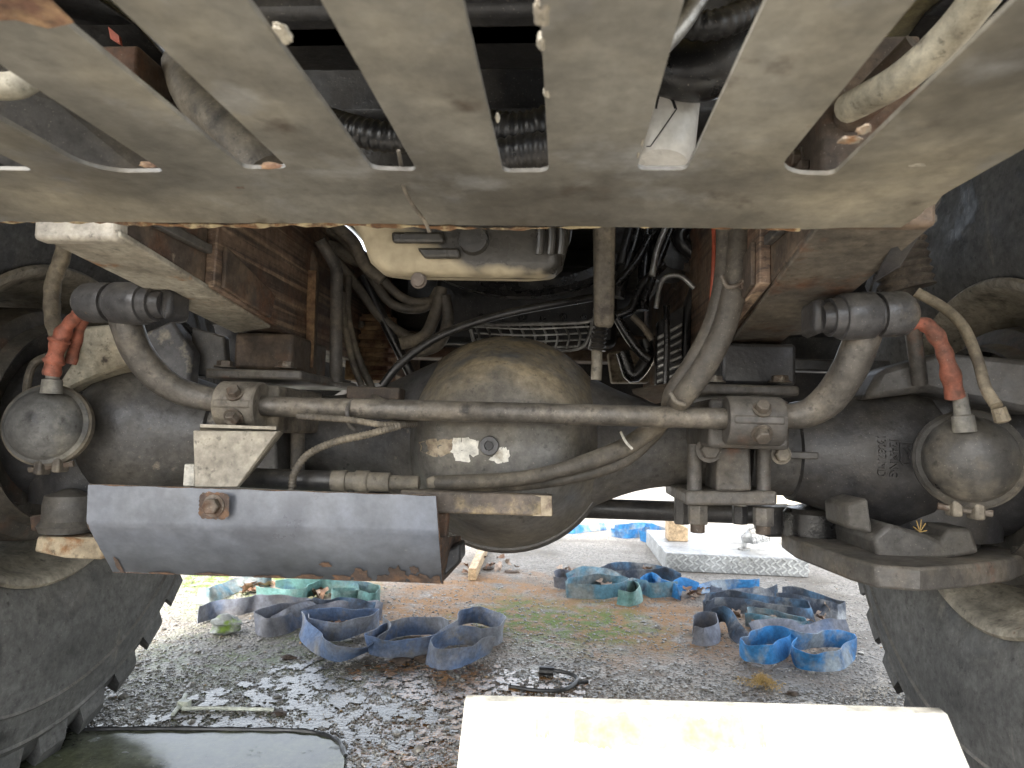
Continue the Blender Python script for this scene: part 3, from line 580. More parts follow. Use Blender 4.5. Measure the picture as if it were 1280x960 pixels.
# oily black hoses and pipes right of the strut
for pts, r, m in [([(800, 265), (790, 310), (778, 345), (772, 372)], 9, 'black_oily'), ([(808, 268), (806, 330), (803, 388)], 8, 'black_oily'), ([(792, 268), (783, 300), (776, 330)], 6, 'engine_black'),
                  ([(838, 270), (822, 310), (815, 345)], 4, 'galv'), ([(846, 268), (830, 310), (815, 350), (805, 375)], 5, 'black_oily'), ([(770, 395), (790, 385), (800, 360), (830, 330)], 6, 'black_oily'),
                  ([(770, 356), (785, 340), (800, 320), (812, 295)], 5, 'black_oily'), ([(862, 275), (850, 300), (880, 330), (875, 370)], 9, 'engine_black'), ([(820, 385), (828, 350), (850, 345), (868, 360)], 3, 'galv'),
                  ([(772, 398), (785, 420), (800, 440), (812, 450)], 6, 'black_oily'), ([(870, 360), (858, 400), (856, 470)], 8, 'engine_black'), ([(790, 395), (805, 410), (815, 425)], 4, 'hose'), ([(778, 440), (790, 470), (808, 450), (806, 425)], 9, 'black_oily')]:
    MB().tube([P(a, b_, 1.20+.01*r) for a, b_ in pts], S(r, 1.28), 12).build('hose', m, T)
MB().tube([P(833, 382, 1.2), P(834, 430, 1.2), P(832, 482, 1.2)], S(4, 1.2), 8).build('bracket_rod', 'black_oily', T)
rib = MB().prism([P(822, 402, 1.26), P(856, 380, 1.26), P(852, 476, 1.26), P(820, 482, 1.26)], (0, .03, 0)).build('cooler', 'engine_black', T, .003)
for i in range(7): MB().prism([P(822, 420+i*9, 1.25), P(853, 403+i*10, 1.25), P(853, 408+i*10, 1.25), P(822, 425+i*9, 1.25)], (0, .012, 0)).build('cooler_rib', 'galv', rib, .002)
MB().box((P(870, 300, 1.35).x, 1.30, .66), (P(915, 300, 1.35).x, 1.42, 1.1)).build('engine_mount', 'rail', T, .01)
MB().lathe([(0, .05), (.12, .05)], P(850, 305, 1.3), (0, 1, 0), 20).build('pulley', 'engine_black', T)
MB().prism([P(760, 440, 1.4), P(805, 436, 1.4), P(812, 478, 1.4), P(765, 478, 1.4)], (0, .05, 0)).build('mount_bracket', 'paint_tan', T, .004)
MB().prism([P(790, 492, 1.16), P(850, 482, 1.16), P(858, 492, 1.16), P(820, 506, 1.12)], (0, .03, .01)).build('mount_bracket', 'rail', T, .003)
# red cable and the big hose pair on the right
MB().tube([P(891, 265, .98), P(893, 300, .98), P(892, 340, .98), P(889, 390, 1.0), P(885, 430, 1.02)], S(3.2, .98), 8).build('red_cable', 'wire_red', T)
hp = [(930, 262, .90), (926, 300, .90), (920, 350, .90), (905, 410, .905), (880, 460, .91), (852, 498, .92)]
hq = [(906, 262, .915), (908, 300, .915), (905, 350, .915), (892, 405, .92), (866, 455, .93), (840, 494, .94)]
low = [(833, 512, 1.0), (812, 538, 1.0), (775, 562, .985), (715, 583, .96), (650, 598, .94), (560, 603, .92), (545, 603, .92)]
low2 = [(830, 515, 1.02), (812, 548, 1.02), (775, 577, 1.0), (715, 597, .985), (650, 606, .97), (560, 607, .95)]
MB().tube([P(*q) for q in hp+[(840, 515, .97)]+low[1:]], [S(15, .9)]*6+[S(12, .95)]*4+[S(9, .95)]*4, 16, 6).build('hydraulic_hose', 'hose', T)
MB().tube([P(*q) for q in hq+[(833, 520, 1.0)]+low2[1:]], [S(13, .9)]*6+[S(10, .95)]*4+[S(7, .95)]*3, 16, 6).build('hydraulic_hose', 'hose', T)
MB().tube([P(902, 345, .885), P(909, 358, .882), P(922, 357, .882), P(931, 352, .885)], .003, 8).build('hose_clip', 'bolt', T)
hexbolt(P(930, 356, .885), (0, -1, 0), .006, .006, T, 'clip_bolt')
MB().tube([P(838, 492, .90), P(845, 502, .895), P(856, 506, .90)], .003, 8).build('cable_tie', 'clamp', T)
MB().tube([P(776, 540, .972), P(782, 552, .962), P(790, 561, .968)], .002, 8).build('cable_tie', 'paint_white', T)

# ---- front axle: beam, banjo, cover
A0 = P(632, 556, AY)
ax_ = MB()
prof = []
for i in range(49):
    x = -.56+1.12*i/48; t = abs(x)
    r = .066+.088*math.exp(-(t/.185)**2.6)
    prof.append((x, r))
ax_.lathe(prof, (XC, AY+.03, AZ-.002), (1, 0, 0), 40)
ax_.lathe([(-.005, .150), (-.005, .172), (.008, .179), (.045, .179), (.052, .168), (.10, .150), (.16, .12), (.24, .09), (.30, .07)], (A0.x, AY-.02, A0.z), (0, 1, 0), 56)
axle = ax_.build('front_axle', 'axle', T, angle=50, label='dark grey front axle beam with banjo housing')
cov = MB().lathe([(0, 0), (.0015, .05), (.006, .085), (.016, .106), (.032, .120), (.06, .134), (.095, .150), (.125, .163), (.15, .173), (.168, .179)], (A0.x, AY-.175, A0.z+.005), (0, 1, 0), 56).build('differential_cover', 'cover', axle, angle=60)
def cover_pt(px, py, lift=.0):
    d = ray(px, py); best = None
    for k in range(400):                                       # march to the cover skin
        t = .85+k*.001; q = CAM+d*t; r = math.hypot(q.x-A0.x, q.z-A0.z-.005); y = q.y-(AY-.175)
        pr_ = [(0, 0), (.0015, .05), (.006, .085), (.016, .106), (.032, .120), (.06, .134), (.095, .150), (.125, .163)]
        yy = None
        for j in range(len(pr_)-1):
            if pr_[j][1] <= r <= pr_[j+1][1]: yy = pr_[j][0]+(pr_[j+1][0]-pr_[j][0])*(r-pr_[j][1])/(pr_[j+1][1]-pr_[j][1])
        if yy is not None and y >= yy: return q-V((0, lift, 0))
    return CAM+d*1.0
pl = cover_pt(612, 557)
MB().lathe([(-.004, S(12, 1)), (-.008, S(11, 1)), (-.008, S(6, 1)), (-.002, S(6, 1)), (-.002, 0)], pl, (0, 1, 0), 24, cap=False).build('drain_plug', 'axle_light', axle)
MB().lathe([(-.0085, S(5.4, 1)), (-.004, 0)], pl, (0, 1, 0), 6).build('hex_socket', 'ink', axle)
def chip(poly, m):
    b = MB(); c = (sum(p[0] for p in poly)/len(poly), sum(p[1] for p in poly)/len(poly)); n = len(poly)
    rnd = random.Random(int(c[0])); P2 = []
    for i in range(n):
        a, e = poly[i], poly[(i+1) % n]
        for k in range(4): t = k/4; P2.append((a[0]+(e[0]-a[0])*t+rnd.uniform(-1.3, 1.3), a[1]+(e[1]-a[1])*t+rnd.uniform(-1.3, 1.3)))
    n = len(P2)
    vs_ = [cover_pt(*c, .001)]+[cover_pt(c[0]+(p[0]-c[0])*.5, c[1]+(p[1]-c[1])*.5, .001) for p in P2]+[cover_pt(*p, .0008) for p in P2]+[cover_pt(*p, -.001) for p in P2]
    fs = []
    for i in range(n):
        j = (i+1) % n; fs += [(0, 1+i, 1+j), (1+i, 1+n+i, 1+n+j, 1+j), (1+n+i, 1+2*n+i, 1+2*n+j, 1+n+j)]
    b._add(vs_, fs); b.build('paint_chip', m, axle, angle=60)
chip([(524, 552), (545, 548), (566, 549), (564, 566), (545, 572), (526, 564)], 'paint_tan')
chip([(566, 548), (585, 547), (598, 552), (597, 567), (587, 578), (570, 575), (564, 566)], 'paint_white')
chip([(618, 568), (628, 557), (637, 563), (636, 577), (622, 579), (612, 574)], 'paint_white')
# tube collars and end bells
def bell(s_):
    o = (XC, AY, AZ-.005); m1 = 'axle_light' if s_ < 0 else 'axle'; m2 = 'axle' if s_ < 0 else 'axle_dark'
    MB().lathe([(s_*.40, .064), (s_*.405, .070), (s_*.475, .073), (s_*.48, .070)], o, (1, 0, 0), 40).build('axle_collar', m1, axle, angle=40)
    e = MB().lathe([(s_*.472, .066), (s_*.478, .079), (s_*.50, .084), (s_*.54, .096), (s_*.575, .112), (s_*.62, .122), (s_*.66, .122), (s_*.675, .112), (s_*.675, .09)], o, (1, 0, 0), 48).build('axle_end_bell', m2, axle, angle=45)
    return e
bellL, bellR = bell(-1), bell(1)
def bell_r(x):
    pr_ = [(.472, .066), (.478, .079), (.50, .084), (.54, .096), (.575, .112), (.62, .122), (.66, .122)]
    for j in range(len(pr_)-1):
        if pr_[j][0] <= x <= pr_[j+1][0]: return pr_[j][1]+(pr_[j+1][1]-pr_[j][1])*(x-pr_[j][0])/(pr_[j+1][0]-pr_[j][0])
    return .122
def bell_pt(x, a, lift=.001):          # x along the axle from the middle, a = height angle from the front
    r = bell_r(x)+lift; return V((XC+x, AY-r*math.cos(a), AZ-.005+r*math.sin(a)))
def cast_text(txt, x, a_top, size, name):
    cu = bpy.data.curves.new(name, 'FONT'); cu.body = txt; cu.size = size; cu.resolution_u = 2; cu.extrude = 0
    to = bpy.data.objects.new('t', cu); col.objects.link(to)
    me = bpy.data.meshes.new_from_object(to.evaluated_get(bpy.context.evaluated_depsgraph_get())); bpy.data.objects.remove(to)
    b = MB(); n = len(me.vertices)
    f = lambda q, l: bell_pt(x+q.y, a_top-q.x/.115, l)
    vs_ = [f(v.co, .0035) for v in me.vertices]+[f(v.co, -.002) for v in me.vertices]; fs = []; cnt = set()
    for p in me.polygons:
        vv = list(p.vertices); fs.append(vv)
        for i in range(len(vv)): cnt.add((vv[i], vv[(i+1) % len(vv)]))
    for (a, c) in cnt:
        if (c, a) not in cnt: fs.append([c, a, a+n, c+n])
    b._add(vs_, fs); return b.build(name, 'axle_dark', bellR, angle=30)
def em_box(u0, u1, v0, v1, lift): return [bell_pt(u, v, lift) for u, v in ((u0, v0), (u1, v0), (u1, v1), (u0, v1))]
ex, ea = .590, -.20
def strip(pts, wd, name='emblem_line'):
    b = MB()
    for (u0, v0), (u1, v1) in zip(pts[:-1], pts[1:]):
        du, dv = u1-u0, (v1-v0)*.12; m_ = math.hypot(du, dv); nu, nv = -dv/m_*wd, du/m_*wd/.12
        n = 5
        for k in range(n):
            q = [(u0+(u1-u0)*t, v0+(v1-v0)*t) for t in (k/n, (k+1)/n)]
            ring = [(q[0][0]-nu, q[0][1]-nv), (q[0][0]+nu, q[0][1]+nv), (q[1][0]+nu, q[1][1]+nv), (q[1][0]-nu, q[1][1]-nv)]
            vs_ = [bell_pt(u, v, .003) for u, v in ring]+[bell_pt(u, v, -.002) for u, v in ring]
            b._add(vs_, [(0, 1, 2, 3), (0, 1, 5, 4), (1, 2, 6, 5), (2, 3, 7, 6), (3, 0, 4, 7)])
    return b.build(name, 'axle_dark', bellR)
def bell_uv(px, py):                    # where a photo pixel meets the bell
    d = ray(px, py)
    for k in range(500):
        q = CAM+d*(.85+k*.001); r = math.hypot(q.y-AY, q.z-AZ+.005)
        if r <= bell_r(q.x-XC): return (q.x-XC, math.atan2(q.z-AZ+.005, AY-q.y))
    return (.6, 0)
EM = lambda zx, zy: bell_uv(1060+zx/8, 500+zy/8)
strip([EM(520, 430), EM(700, 430), EM(722, 460), EM(722, 620), EM(700, 645), EM(545, 640), EM(517, 610), EM(520, 430)], .0011, 'emblem_frame')
strip([EM(555, 480), EM(640, 565), EM(700, 560), EM(600, 480), EM(570, 500)], .0012)
strip([EM(590, 545), EM(640, 545)], .0012); strip([EM(620, 595), EM(620, 540)], .0012)
u_, v_ = EM(405, 375); cast_text('124MNG', u_, v_, .0155, 'cast_lettering')
u_, v_ = EM(285, 345); cast_text('13087/MD', u_, v_, .0150, 'cast_lettering')

# ---- anti-roll bar
YB_ = .93
LP = [(150, 380, .86), (158, 405, .865), (172, 440, .88), (200, 474, .90), (240, 494, .92), (300, 504, YB_), (345, 508, YB_)]
RP = [(905, 523, YB_), (970, 521, YB_), (1005, 518, .92), (1035, 500, .905), (1060, 465, .88), (1075, 430, .865), (1084, 400, .86)]
allp = [P(*q) for q in LP]+[P(x, 508+15*(x-345)/560, YB_) for x in (450, 560, 680, 800)]+[P(*q) for q in RP]
rb = []
for q in allp: rb.append(0)
rads = [S(19, .9)]*4+[S(17, .9), S(14, .93), S(13, .93)]+[S(13, .93)]*4+[S(13, .93), S(14, .93), S(17, .9)]+[S(20, .9)]*4
bar = MB().tube(allp, rads, 24, 10).build('anti_roll_bar', 'bar', T, angle=60)
def bush(c0, c1, r, m, s_):
    c0, c1 = V(c0), V(c1); d = c1-c0; L = d.length
    b = MB().lathe([(0, r*.55), (0, r*.84), (L*.05, r*.96), (L*.10, r), (L*.36, r), (L*.385, r*.97), (L*.39, r*.82), (L*.44, r*.82), (L*.445, r*.97), (L*.47, r*1.04), (L*.82, r*1.04), (L*.87, r*.98), (L*.875, r*.86), (L*1.0, r*.84)], c0, d, 36).build('bushing_eye', m, bar, angle=40)
    cyl(c0-d*.07, c0+d*.02, r*.62, 20, r*.7).build('bushing_cap', 'paint_white' if s_ < 0 else 'boot', bar, .002)
    cyl(c1-d*.02, c1+d*.12, r*.7, 20, r*.62).build('pivot_pin', 'axle_dark', bar)
    xs = sorted((c1.x+d.x*.06, c1.x+d.x*.22)); MB().box((xs[0], c1.y-r*.45, c1.z-r*.75), (xs[1], c1.y+r*1.5, c1.z+r*.8)).build('pivot_bracket', 'axle_dark', bar, .012)
bush(P(106, 378, .86), P(196, 380, .84), S(26.5, .86), 'eye', -1)
bush(P(1134, 392, .85), P(1036, 397, .84), S(27.5, .85), 'eye', 1)
for s_, (x0, x1, y0, y1), m in ((-1, (276, 330, 476, 537), 'clamp'), (1, (908, 974, 496, 556), 'clamp_dark')):
    c = P((x0+x1)/2, (y0+y1)/2, YB_); wd = S(x1-x0, YB_)/2; r = S(y1-y0, YB_)/2
    cb = MB().lathe([(-wd, r*.45), (-wd, r*.94), (-wd*.92, r), (wd*.92, r), (wd, r*.94), (wd, r*.45)], c, (1, 0, 0), 36).build('bar_clamp', m, T, angle=40)
    MB().box((c.x-wd*.9, c.y-r*1.05, c.z-r*.16), (c.x+wd*.9, c.y-r*.7, c.z+r*.20)).build('clamp_seam', m, cb, .003)
    hexbolt((c.x+wd*.1, c.y-r*.86, c.z+r*.42), (0, -.8, .6), .009, .012, cb); hexbolt((c.x+wd*.1, c.y-r*.86, c.z-r*.5), (0, -.8, -.6), .010, .013, cb)
    MB().box((c.x-wd*1.5, c.y+r*.5, c.z-r*1.15), (c.x+wd*1.5, AY-.02, c.z+r*.9)).build('clamp_mount', m, cb, .006)

# ---- spring seats, bump stops, U-bolts
def seat(px0, px1, pyt, pyb, Y, m):
    a, b_ = P(px0, pyt, Y), P(px1, pyb, Y)
    return MB().box((a.x, Y, b_.z), (b_.x, AY+.12, a.z)).build('spring_seat', m, T, .004)
sl = seat(256, 376, 460, 475, .99, 'clamp_dark')
for px, py in ((281, 459), (357, 460)): hexbolt(P(px, py, 1.02), (0, 0, 1), .012, .010, sl)
MB().box((P(300, 430, 1.08).x, 1.06, P(300, 461, 1.06).z), (P(372, 430, 1.08).x, 1.22, .725)).build('bump_stop', 'rail', T, .006)
sr = seat(866, 1000, 479, 495, .99, 'clamp_dark')
for px, py in ((893, 478), (975, 478)): hexbolt(P(px, py, 1.02), (0, 0, 1), .012, .010, sr)
MB().box((P(895, 440, 1.10).x, 1.06, P(900, 480, 1.06).z), (P(985, 440, 1.10).x, 1.22, .725)).build('bump_stop', 'axle_dark', T, .006)
def ubolt(xs, blk, pl_, Y, m):
    u = MB().prism([P(pl_[0], pl_[1], Y), P(pl_[2], pl_[1], Y), P(pl_[2], pl_[3], Y), P(pl_[0], pl_[3], Y)], (0, .20, 0)).build('axle_clamp_plate', m, T, .004)
    MB().prism([P(blk[0], blk[1], Y-.005), P(blk[2], blk[1], Y-.005), P(blk[2]+2, blk[3], Y-.005), P(blk[0]-2, blk[3], Y-.005)], (0, .08, 0)).build('clamp_block', m, u, .004)
    for x, t, bt in xs:
        MB().tube([P(x, t, Y+.02), P(x, bt, Y+.02)], S(9, Y), 14, spline=False).build('u_bolt', 'clamp_dark', u)
    return u
ub = ubolt([(868, 555, 620), (954, 555, 620)], (897, 558, 938, 614), (857, 614, 972, 632), 1.02, 'clamp_dark')
for x, y0, y1 in ((872, 631, 655), (944+10, 634, 657)):
    p0, p1 = P(x, y0, 1.045), P(x, y1, 1.045); MB().lathe([(0, .0155), ((p0-p1).length, .0155)], p0, p1-p0, 6).build('nut', 'clamp_dark', ub, .0015)
    MB().lathe([(0, .0105), (.012, .0105), (.013, .008)], p1, (0, 0, -1), 14).build('stud_end', 'rail', ub)
for x, y0, y1 in ((852, 612, 655), (925, 632, 655)):
    p0, p1 = P(x, y0, 1.14), P(x, y1, 1.14); MB().lathe([(0, .013), ((p0-p1).length, .013)], p0, p1-p0, 6).build('nut', 'axle_dark', ub, .0015)
hexbolt(P(886, 562, 1.01), (0, -1, 0), .014, .016, ub, m='clamp_dark'); hexbolt(P(976, 568, 1.04), (0, -1, 0), .011, .014, ub, m='clamp')
MB().box((P(985, 560, 1.07).x, 1.065, P(985, 573, 1.07).z), (P(1022, 560, 1.07).x, 1.10, P(985, 564, 1.07).z)).build('cast_mark', 'axle', axle, .002)
ul = ubolt([(372, 540, 610), (258, 540, 610)], (290, 538, 345, 600), (250, 600, 385, 616), 1.06, 'axle')
MB().prism([P(230, 580, 1.0), P(243, 580, 1.0), P(243, 608, 1.0), P(228, 608, 1.0)], (0, .02, 0)).build('shim', 'paint_white', ul, .002)

# ---- tie rod, ball joints, knuckles, steering arms
tr = MB().tube([P(140, 615, 1.30), P(990, 644, 1.30)], .0185, 18, spline=False).build('tie_rod', 'axle_dark', T)
MB().prism([P(963, 634, 1.22), P(1000, 634, 1.22), P(1000, 660, 1.22), P(994, 672, 1.22), P(958, 672, 1.22), P(952, 662, 1.22)], (0, .06, 0)).build('rod_clamp', 'axle_dark', tr, .006)
bj = P(1016, 655, 1.18)
MB().lathe([(-.042, .020), (-.028, .034), (-.02, .046), (.018, .046), (.026, .040), (.032, .020), (.032, .006), (.046, .005)], bj, (0, 0, 1), 28, ripple=lambda a, z: .02*math.sin(6*a)).build('ball_joint', 'black_oily', tr)
def steering_arm(pts, z1, th, m, name='steering_arm'):
    return MB().prism([(q.x, q.y, z1-th) for q in pts], (0, 0, th)).build(name, m, T, .004)
za = P(1000, 674, 1.12).z
outl = [GT(994, 674, za), GT(1060, 697, za), GT(1095, 706, za), GT(1150, 710, za), GT(1210, 706, za), GT(1262, 700, za), GT(1290, 690, za)]
back = [V((q.x, q.y, za)) for q in (GT(1290, 655, za), GT(1150, 652, za), GT(1075, 652, za), GT(1020, 662, za))]
back = [V((XR+.02, 1.26, za)), V((XR-.10, 1.27, za)), V((XR-.20, 1.25, za)), V((outl[0].x+.01, 1.22, za))]
sa = steering_arm(outl+back, za, .030, 'clamp_dark')
# knuckle casting right
kn = MB()
kn.prism([P(1098, 700, 1.0), P(1092, 672, 1.0), P(1112, 655, 1.0), P(1160, 668, 1.0), P(1176, 676, 1.0), P(1186, 660, 1.0), P(1215, 660, 1.0), P(1226, 692, 1.0), P(1180, 700, 1.0)], (0, .16, 0))
knR = kn.build('steering_knuckle', 'axle', T, .006)
MB().prism([P(1056, 630, 1.02), P(1085, 622, 1.0), P(1092, 668, 1.0), P(1058, 660, 1.02)], (0, .08, 0)).build('steering_stop', 'axle', knR, .005)
MB().lathe([(0, .07), (.03, .075), (.09, .085), (.12, .07)], (XC+.69, AY, AZ-.17), (0, 0, 1), 28).build('king_pin_cap', 'axle_dark', knR)
MB().lathe([(0, .095), (.05, .10), (.2, .10), (.24, .08)], (XC+.70, AY, AZ-.13), (0, 0, 1), 32).build('knuckle_yoke', 'axle_dark', knR)
MB().prism([P(1100, 462, 1.05), P(1180, 440, 1.0), P(1300, 450, .98), P(1300, 520, .98), P(1160, 490, 1.02), P(1080, 500, 1.05)], (0, .10, 0)).build('knuckle_arm', 'axle', knR, .01)
for i in range(9):
    a = i*.7; MB().tube([P(1150, 665, .99), P(1150+9*math.cos(a), 665-14*abs(math.sin(a))-2, .985)], .0007, 5, spline=False).build('dry_stalk', 'straw', knR)
# left knuckle with its ball joint
kl = MB(); kl.lathe([(0, .095), (.05, .10), (.2, .10), (.24, .08)], (XC-.71, AY, AZ-.13), (0, 0, 1), 32)
knL = kl.build('steering_knuckle', 'axle_dark', T, angle=45)
MB().prism([P(98, 440, 1.02), P(102, 408, 1.02), P(140, 405, 1.02), P(170, 452, 1.04), P(125, 468, 1.03), P(95, 482, 1.03), P(70, 500, 1.03), P(75, 475, 1.02)], (0, .05, 0)).build('knuckle_arm', 'cream_paint', knL, .005)
zl = P(85, 668, 1.02).z
bl = P(86, 640, 1.02)
MB().lathe([(-.03, .038), (-.02, .042), (-.012, .036), (.012, .036), (.026, .034), (.03, .02), (.036, .01)], bl, (0, 0, 1), 28).build('ball_joint', 'axle', knL)
MB().prism([P(46, 670, 1.0), P(85, 672, .985), P(132, 672, 1.0), P(128, 700, 1.0), P(80, 698, .985), P(42, 690, 1.0)], (0, .08, 0)).build('steering_arm', 'rusty_cream', knL, .004)
MB().prism([P(36, 645, 1.02), P(52, 643, 1.02), P(52, 665, 1.02), P(38, 664, 1.02)], (0, .03, 0)).build('rusty_stop', 'deflector_rust', knL, .003)

# ---- brake chambers
def chamber(c, r, dirv, m, clampang, s_):
    d = V(dirv).normalized()
    b = MB().lathe([(0, 0), (.0015, r*.2), (.004, r*.4), (.009, r*.58), (.016, r*.74), (.024, r*.87), (.030, r*.94), (.036, r*.975), (.040, r*1.08), (.050, r*1.10), (.060, r*1.08), (.064, r*1.0), (.085, r*.9), (.12, r*.6), (.14, r*.3)], c, d, 44).build('brake_chamber', m, T, angle=35)
    MB().lathe([(.041, r*1.085), (.044, r*1.14), (.056, r*1.14), (.059, r*1.085)], c, d, 44, cap=False).build('clamp_band', 'clamp' if s_ < 0 else m, b)
    e1 = d.cross(V((0, 0, 1))).normalized(); e2 = e1.cross(d)
    q = V(c)+d*.05+(e1*math.cos(clampang)+e2*math.sin(clampang))*r*1.16
    tq = (-e1*math.sin(clampang)+e2*math.cos(clampang))
    for k in (-1, 1): MB().box(tuple(q+tq*.012*k-V((.006, .012, .010))), tuple(q+tq*.012*k+V((.006, .012, .012)))).build('band_lug', 'clamp', b, .003)
    cyl(q-tq*.03, q+tq*.03, .0045, 10).build('band_bolt', 'bolt', b)
    tp = V(c)+d*.02+V((0, 0, r*.78))
    return b, tp
cL = P(50, 530, .90); chL, tL = chamber(P(40, 527, .92), S(50, .92), (-.25, .95, -.1), 'chamber', RAD(-80), -1)
MB().lathe([(0, S(13, .93)), (.02, S(12, .93)), (.022, S(8, .93)), (.045, S(8, .93))], P(64, 492, .935), (0, 0, 1), 16).build('hose_fitting', 'chamber', chL)
chR, tR = chamber(P(1220, 573, .88), S(53, .90), (.35, .92, -.05), 'chamber_dark', RAD(-95), 1)
MB().lathe([(0, S(13, .9)), (.02, S(12, .9)), (.022, S(9, .9)), (.05, S(8, .9))], P(1206, 540, .90), (-.12, 0, 1), 16).build('hose_fitting', 'chamber', chR)
def lumpy(i): return 1+.10*math.sin(i*1.3)+.07*math.sin(i*.53)
MB().tube([P(64, 470, .935), P(68, 450, .935), P(74, 428, .935), P(84, 408, .935), P(98, 393, .93), P(112, 380, .92)], [S(10, .93), S(11, .93), S(11, .93), S(9, .93), S(9, .93), S(8, .93)], 14, 6, rr=lumpy).build('brake_hose', 'hose_red', chL)
MB().tube([P(88, 455, .96), P(96, 425, .96), P(104, 400, .95), P(118, 385, .93)], S(7, .95), 12, 6, rr=lumpy).build('brake_hose', 'hose_red', chL)
for px, py in ((74, 426), (67, 452)): MB().lathe([(-.003, S(12.5, .93)), (0, S(14, .93)), (.003, S(12.5, .93))], P(px, py, .935), (.25, 0, 1), 18).build('hose_band', 'hose_red', chL)
MB().tube([P(1118, 412, .89), P(1140, 404, .89), P(1160, 408, .89), P(1176, 430, .89), P(1186, 460, .89), P(1194, 496, .90)], [S(7, .9), S(8, .9), S(9, .9), S(9, .9), S(10, .9), S(10.5, .9)], 14, 6, rr=lumpy).build('brake_hose', 'hose_red', chR)
MB().tube([P(86, 276, .98), P(78, 320, .98), P(66, 355, .98), P(66, 400, .98), P(75, 425, .98), P(80, 440, 1.0)], S(10, .98), 14, 6, rr=lambda i: 1+.06*math.sin(i*2.1)).build('air_hose', 'hose_tan', T)
MB().tube([P(60, 445, 1.0), P(42, 455, 1.0), P(34, 480, 1.0), P(34, 500, .98)], S(5, 1.0), 10).build('sensor_cable', 'hose', T)
MB().tube([P(1145, 365, .95), P(1180, 385, .94), P(1205, 410, .92), P(1222, 450, .90), P(1232, 485, .88), P(1246, 508, .86)], S(6.5, .9), 12).build('sensor_cable', 'hose_tan', T)
MB().lathe([(0, .008), (.016, .009), (.018, .006)], P(1248, 510, .86), (.3, 0, -1), 10).build('cable_plug', 'hose_tan', T)
MB().tube([P(205, 385, 1.1), P(235, 410, 1.12), P(268, 450, 1.15)], .005, 8).build('brake_line', 'black_oily', T)
# bellows of the right shock absorber
corrugated('shock_bellows', [P(1118, 285, .98), P(1124, 315, .98), P(1130, 345, .98), P(1134, 362, .98)], S(32, .98), 'boot', T, .011, .13, 28)
MB().tube([P(1132, 358, .98), P(1142, 420, 1.0), P(1150, 480, 1.02)], S(9, 1.0), 14).build('shock_rod', 'clamp_dark', T)
MB().prism([P(170, 420, 1.06), P(215, 400, 1.06), P(240, 440, 1.08), P(236, 490, 1.08), P(190, 480, 1.06)], (0, .03, 0)).build('shock_bracket', 'axle_light', T, .005)
MB().prism([P(238, 408, 1.12), P(280, 420, 1.12), P(284, 470, 1.12), P(240, 470, 1.12)], (0, .02, 0)).build('shock_bracket', 'axle', T, .004)
# cross bar and weathered box behind on the right
MB().box((P(968, 460, 1.25).x, 1.24, P(1000, 464, 1.25).z), (P(1110, 440, 1.25).x, 1.28, P(1000, 449, 1.25).z)).build('rear_bar', 'axle_dark', T, .003)

# ---- bent deflector plate on the left with its bracket and bolt
YD = .84
d_top = [P(110, 606, YD), P(545, 620, YD+.02)]
d_mid = [P(108, 655, YD-.004), P(548, 665, YD+.016)]
d_bot = [P(141, 715, YD+.055), P(553, 729, YD+.075)]
dp = MB(); th = V((0, .004, 0))
fr = [d_top[0], d_top[1], d_mid[0], d_mid[1], d_bot[0], d_bot[1]]
nn = 26; rows = []
for (a, b_) in ((d_top[0], d_top[1]), ((d_top[0]*.09+d_mid[0]*.91), (d_top[1]*.09+d_mid[1]*.91)), (d_mid[0]+V((0, .0015, 0)), d_mid[1]+V((0, .0015, 0))), (d_mid[0]*.92+d_bot[0]*.08+V((0, .0005, 0)), d_mid[1]*.92+d_bot[1]*.08+V((0, .0005, 0))), (d_bot[0], d_bot[1])):
    rows.append([a.lerp(b_, i/nn)+V((0, .0012*math.sin(i*.9), .0006*math.sin(i*1.7))) for i in range(nn+1)])
R_ = len(rows); C_ = nn+1
dp.v = [p for r in rows for p in r]+[p+th for r in rows for p in r]
for j in range(R_-1):
    for i in range(nn):
        a = j*C_+i; dp.f += [[a, a+1, a+1+C_, a+C_], [a+R_*C_, a+C_+R_*C_, a+1+C_+R_*C_, a+1+R_*C_]]
o_ = R_*C_
for i in range(nn): dp.f += [[i, i+o_, i+1+o_, i+1], [(R_-1)*C_+i, (R_-1)*C_+i+1, (R_-1)*C_+i+1+o_, (R_-1)*C_+i+o_]]
for j in range(R_-1): dp.f += [[j*C_, (j+1)*C_, (j+1)*C_+o_, j*C_+o_], [j*C_+nn, j*C_+nn+o_, (j+1)*C_+nn+o_, (j+1)*C_+nn]]
dpo = dp.build('deflector_plate', 'deflector', T, 0, label='bent blue grey steel plate with rusty lower edge', angle=70)
def edge_rust(a, b_, name, seed, amp, mn=.0015):
    rnd = random.Random(seed); b = MB(); n = 60; up = (a-b_).cross(V((0, 1, 0))).normalized()
    up = up if up.z > 0 else -up
    prev = None; hgt = [mn+amp*max(0, math.sin(i*.31+seed)+math.sin(i*.83+seed*2)-.75+rnd.uniform(-.25, .25)) for i in range(n+1)]
    return hgt
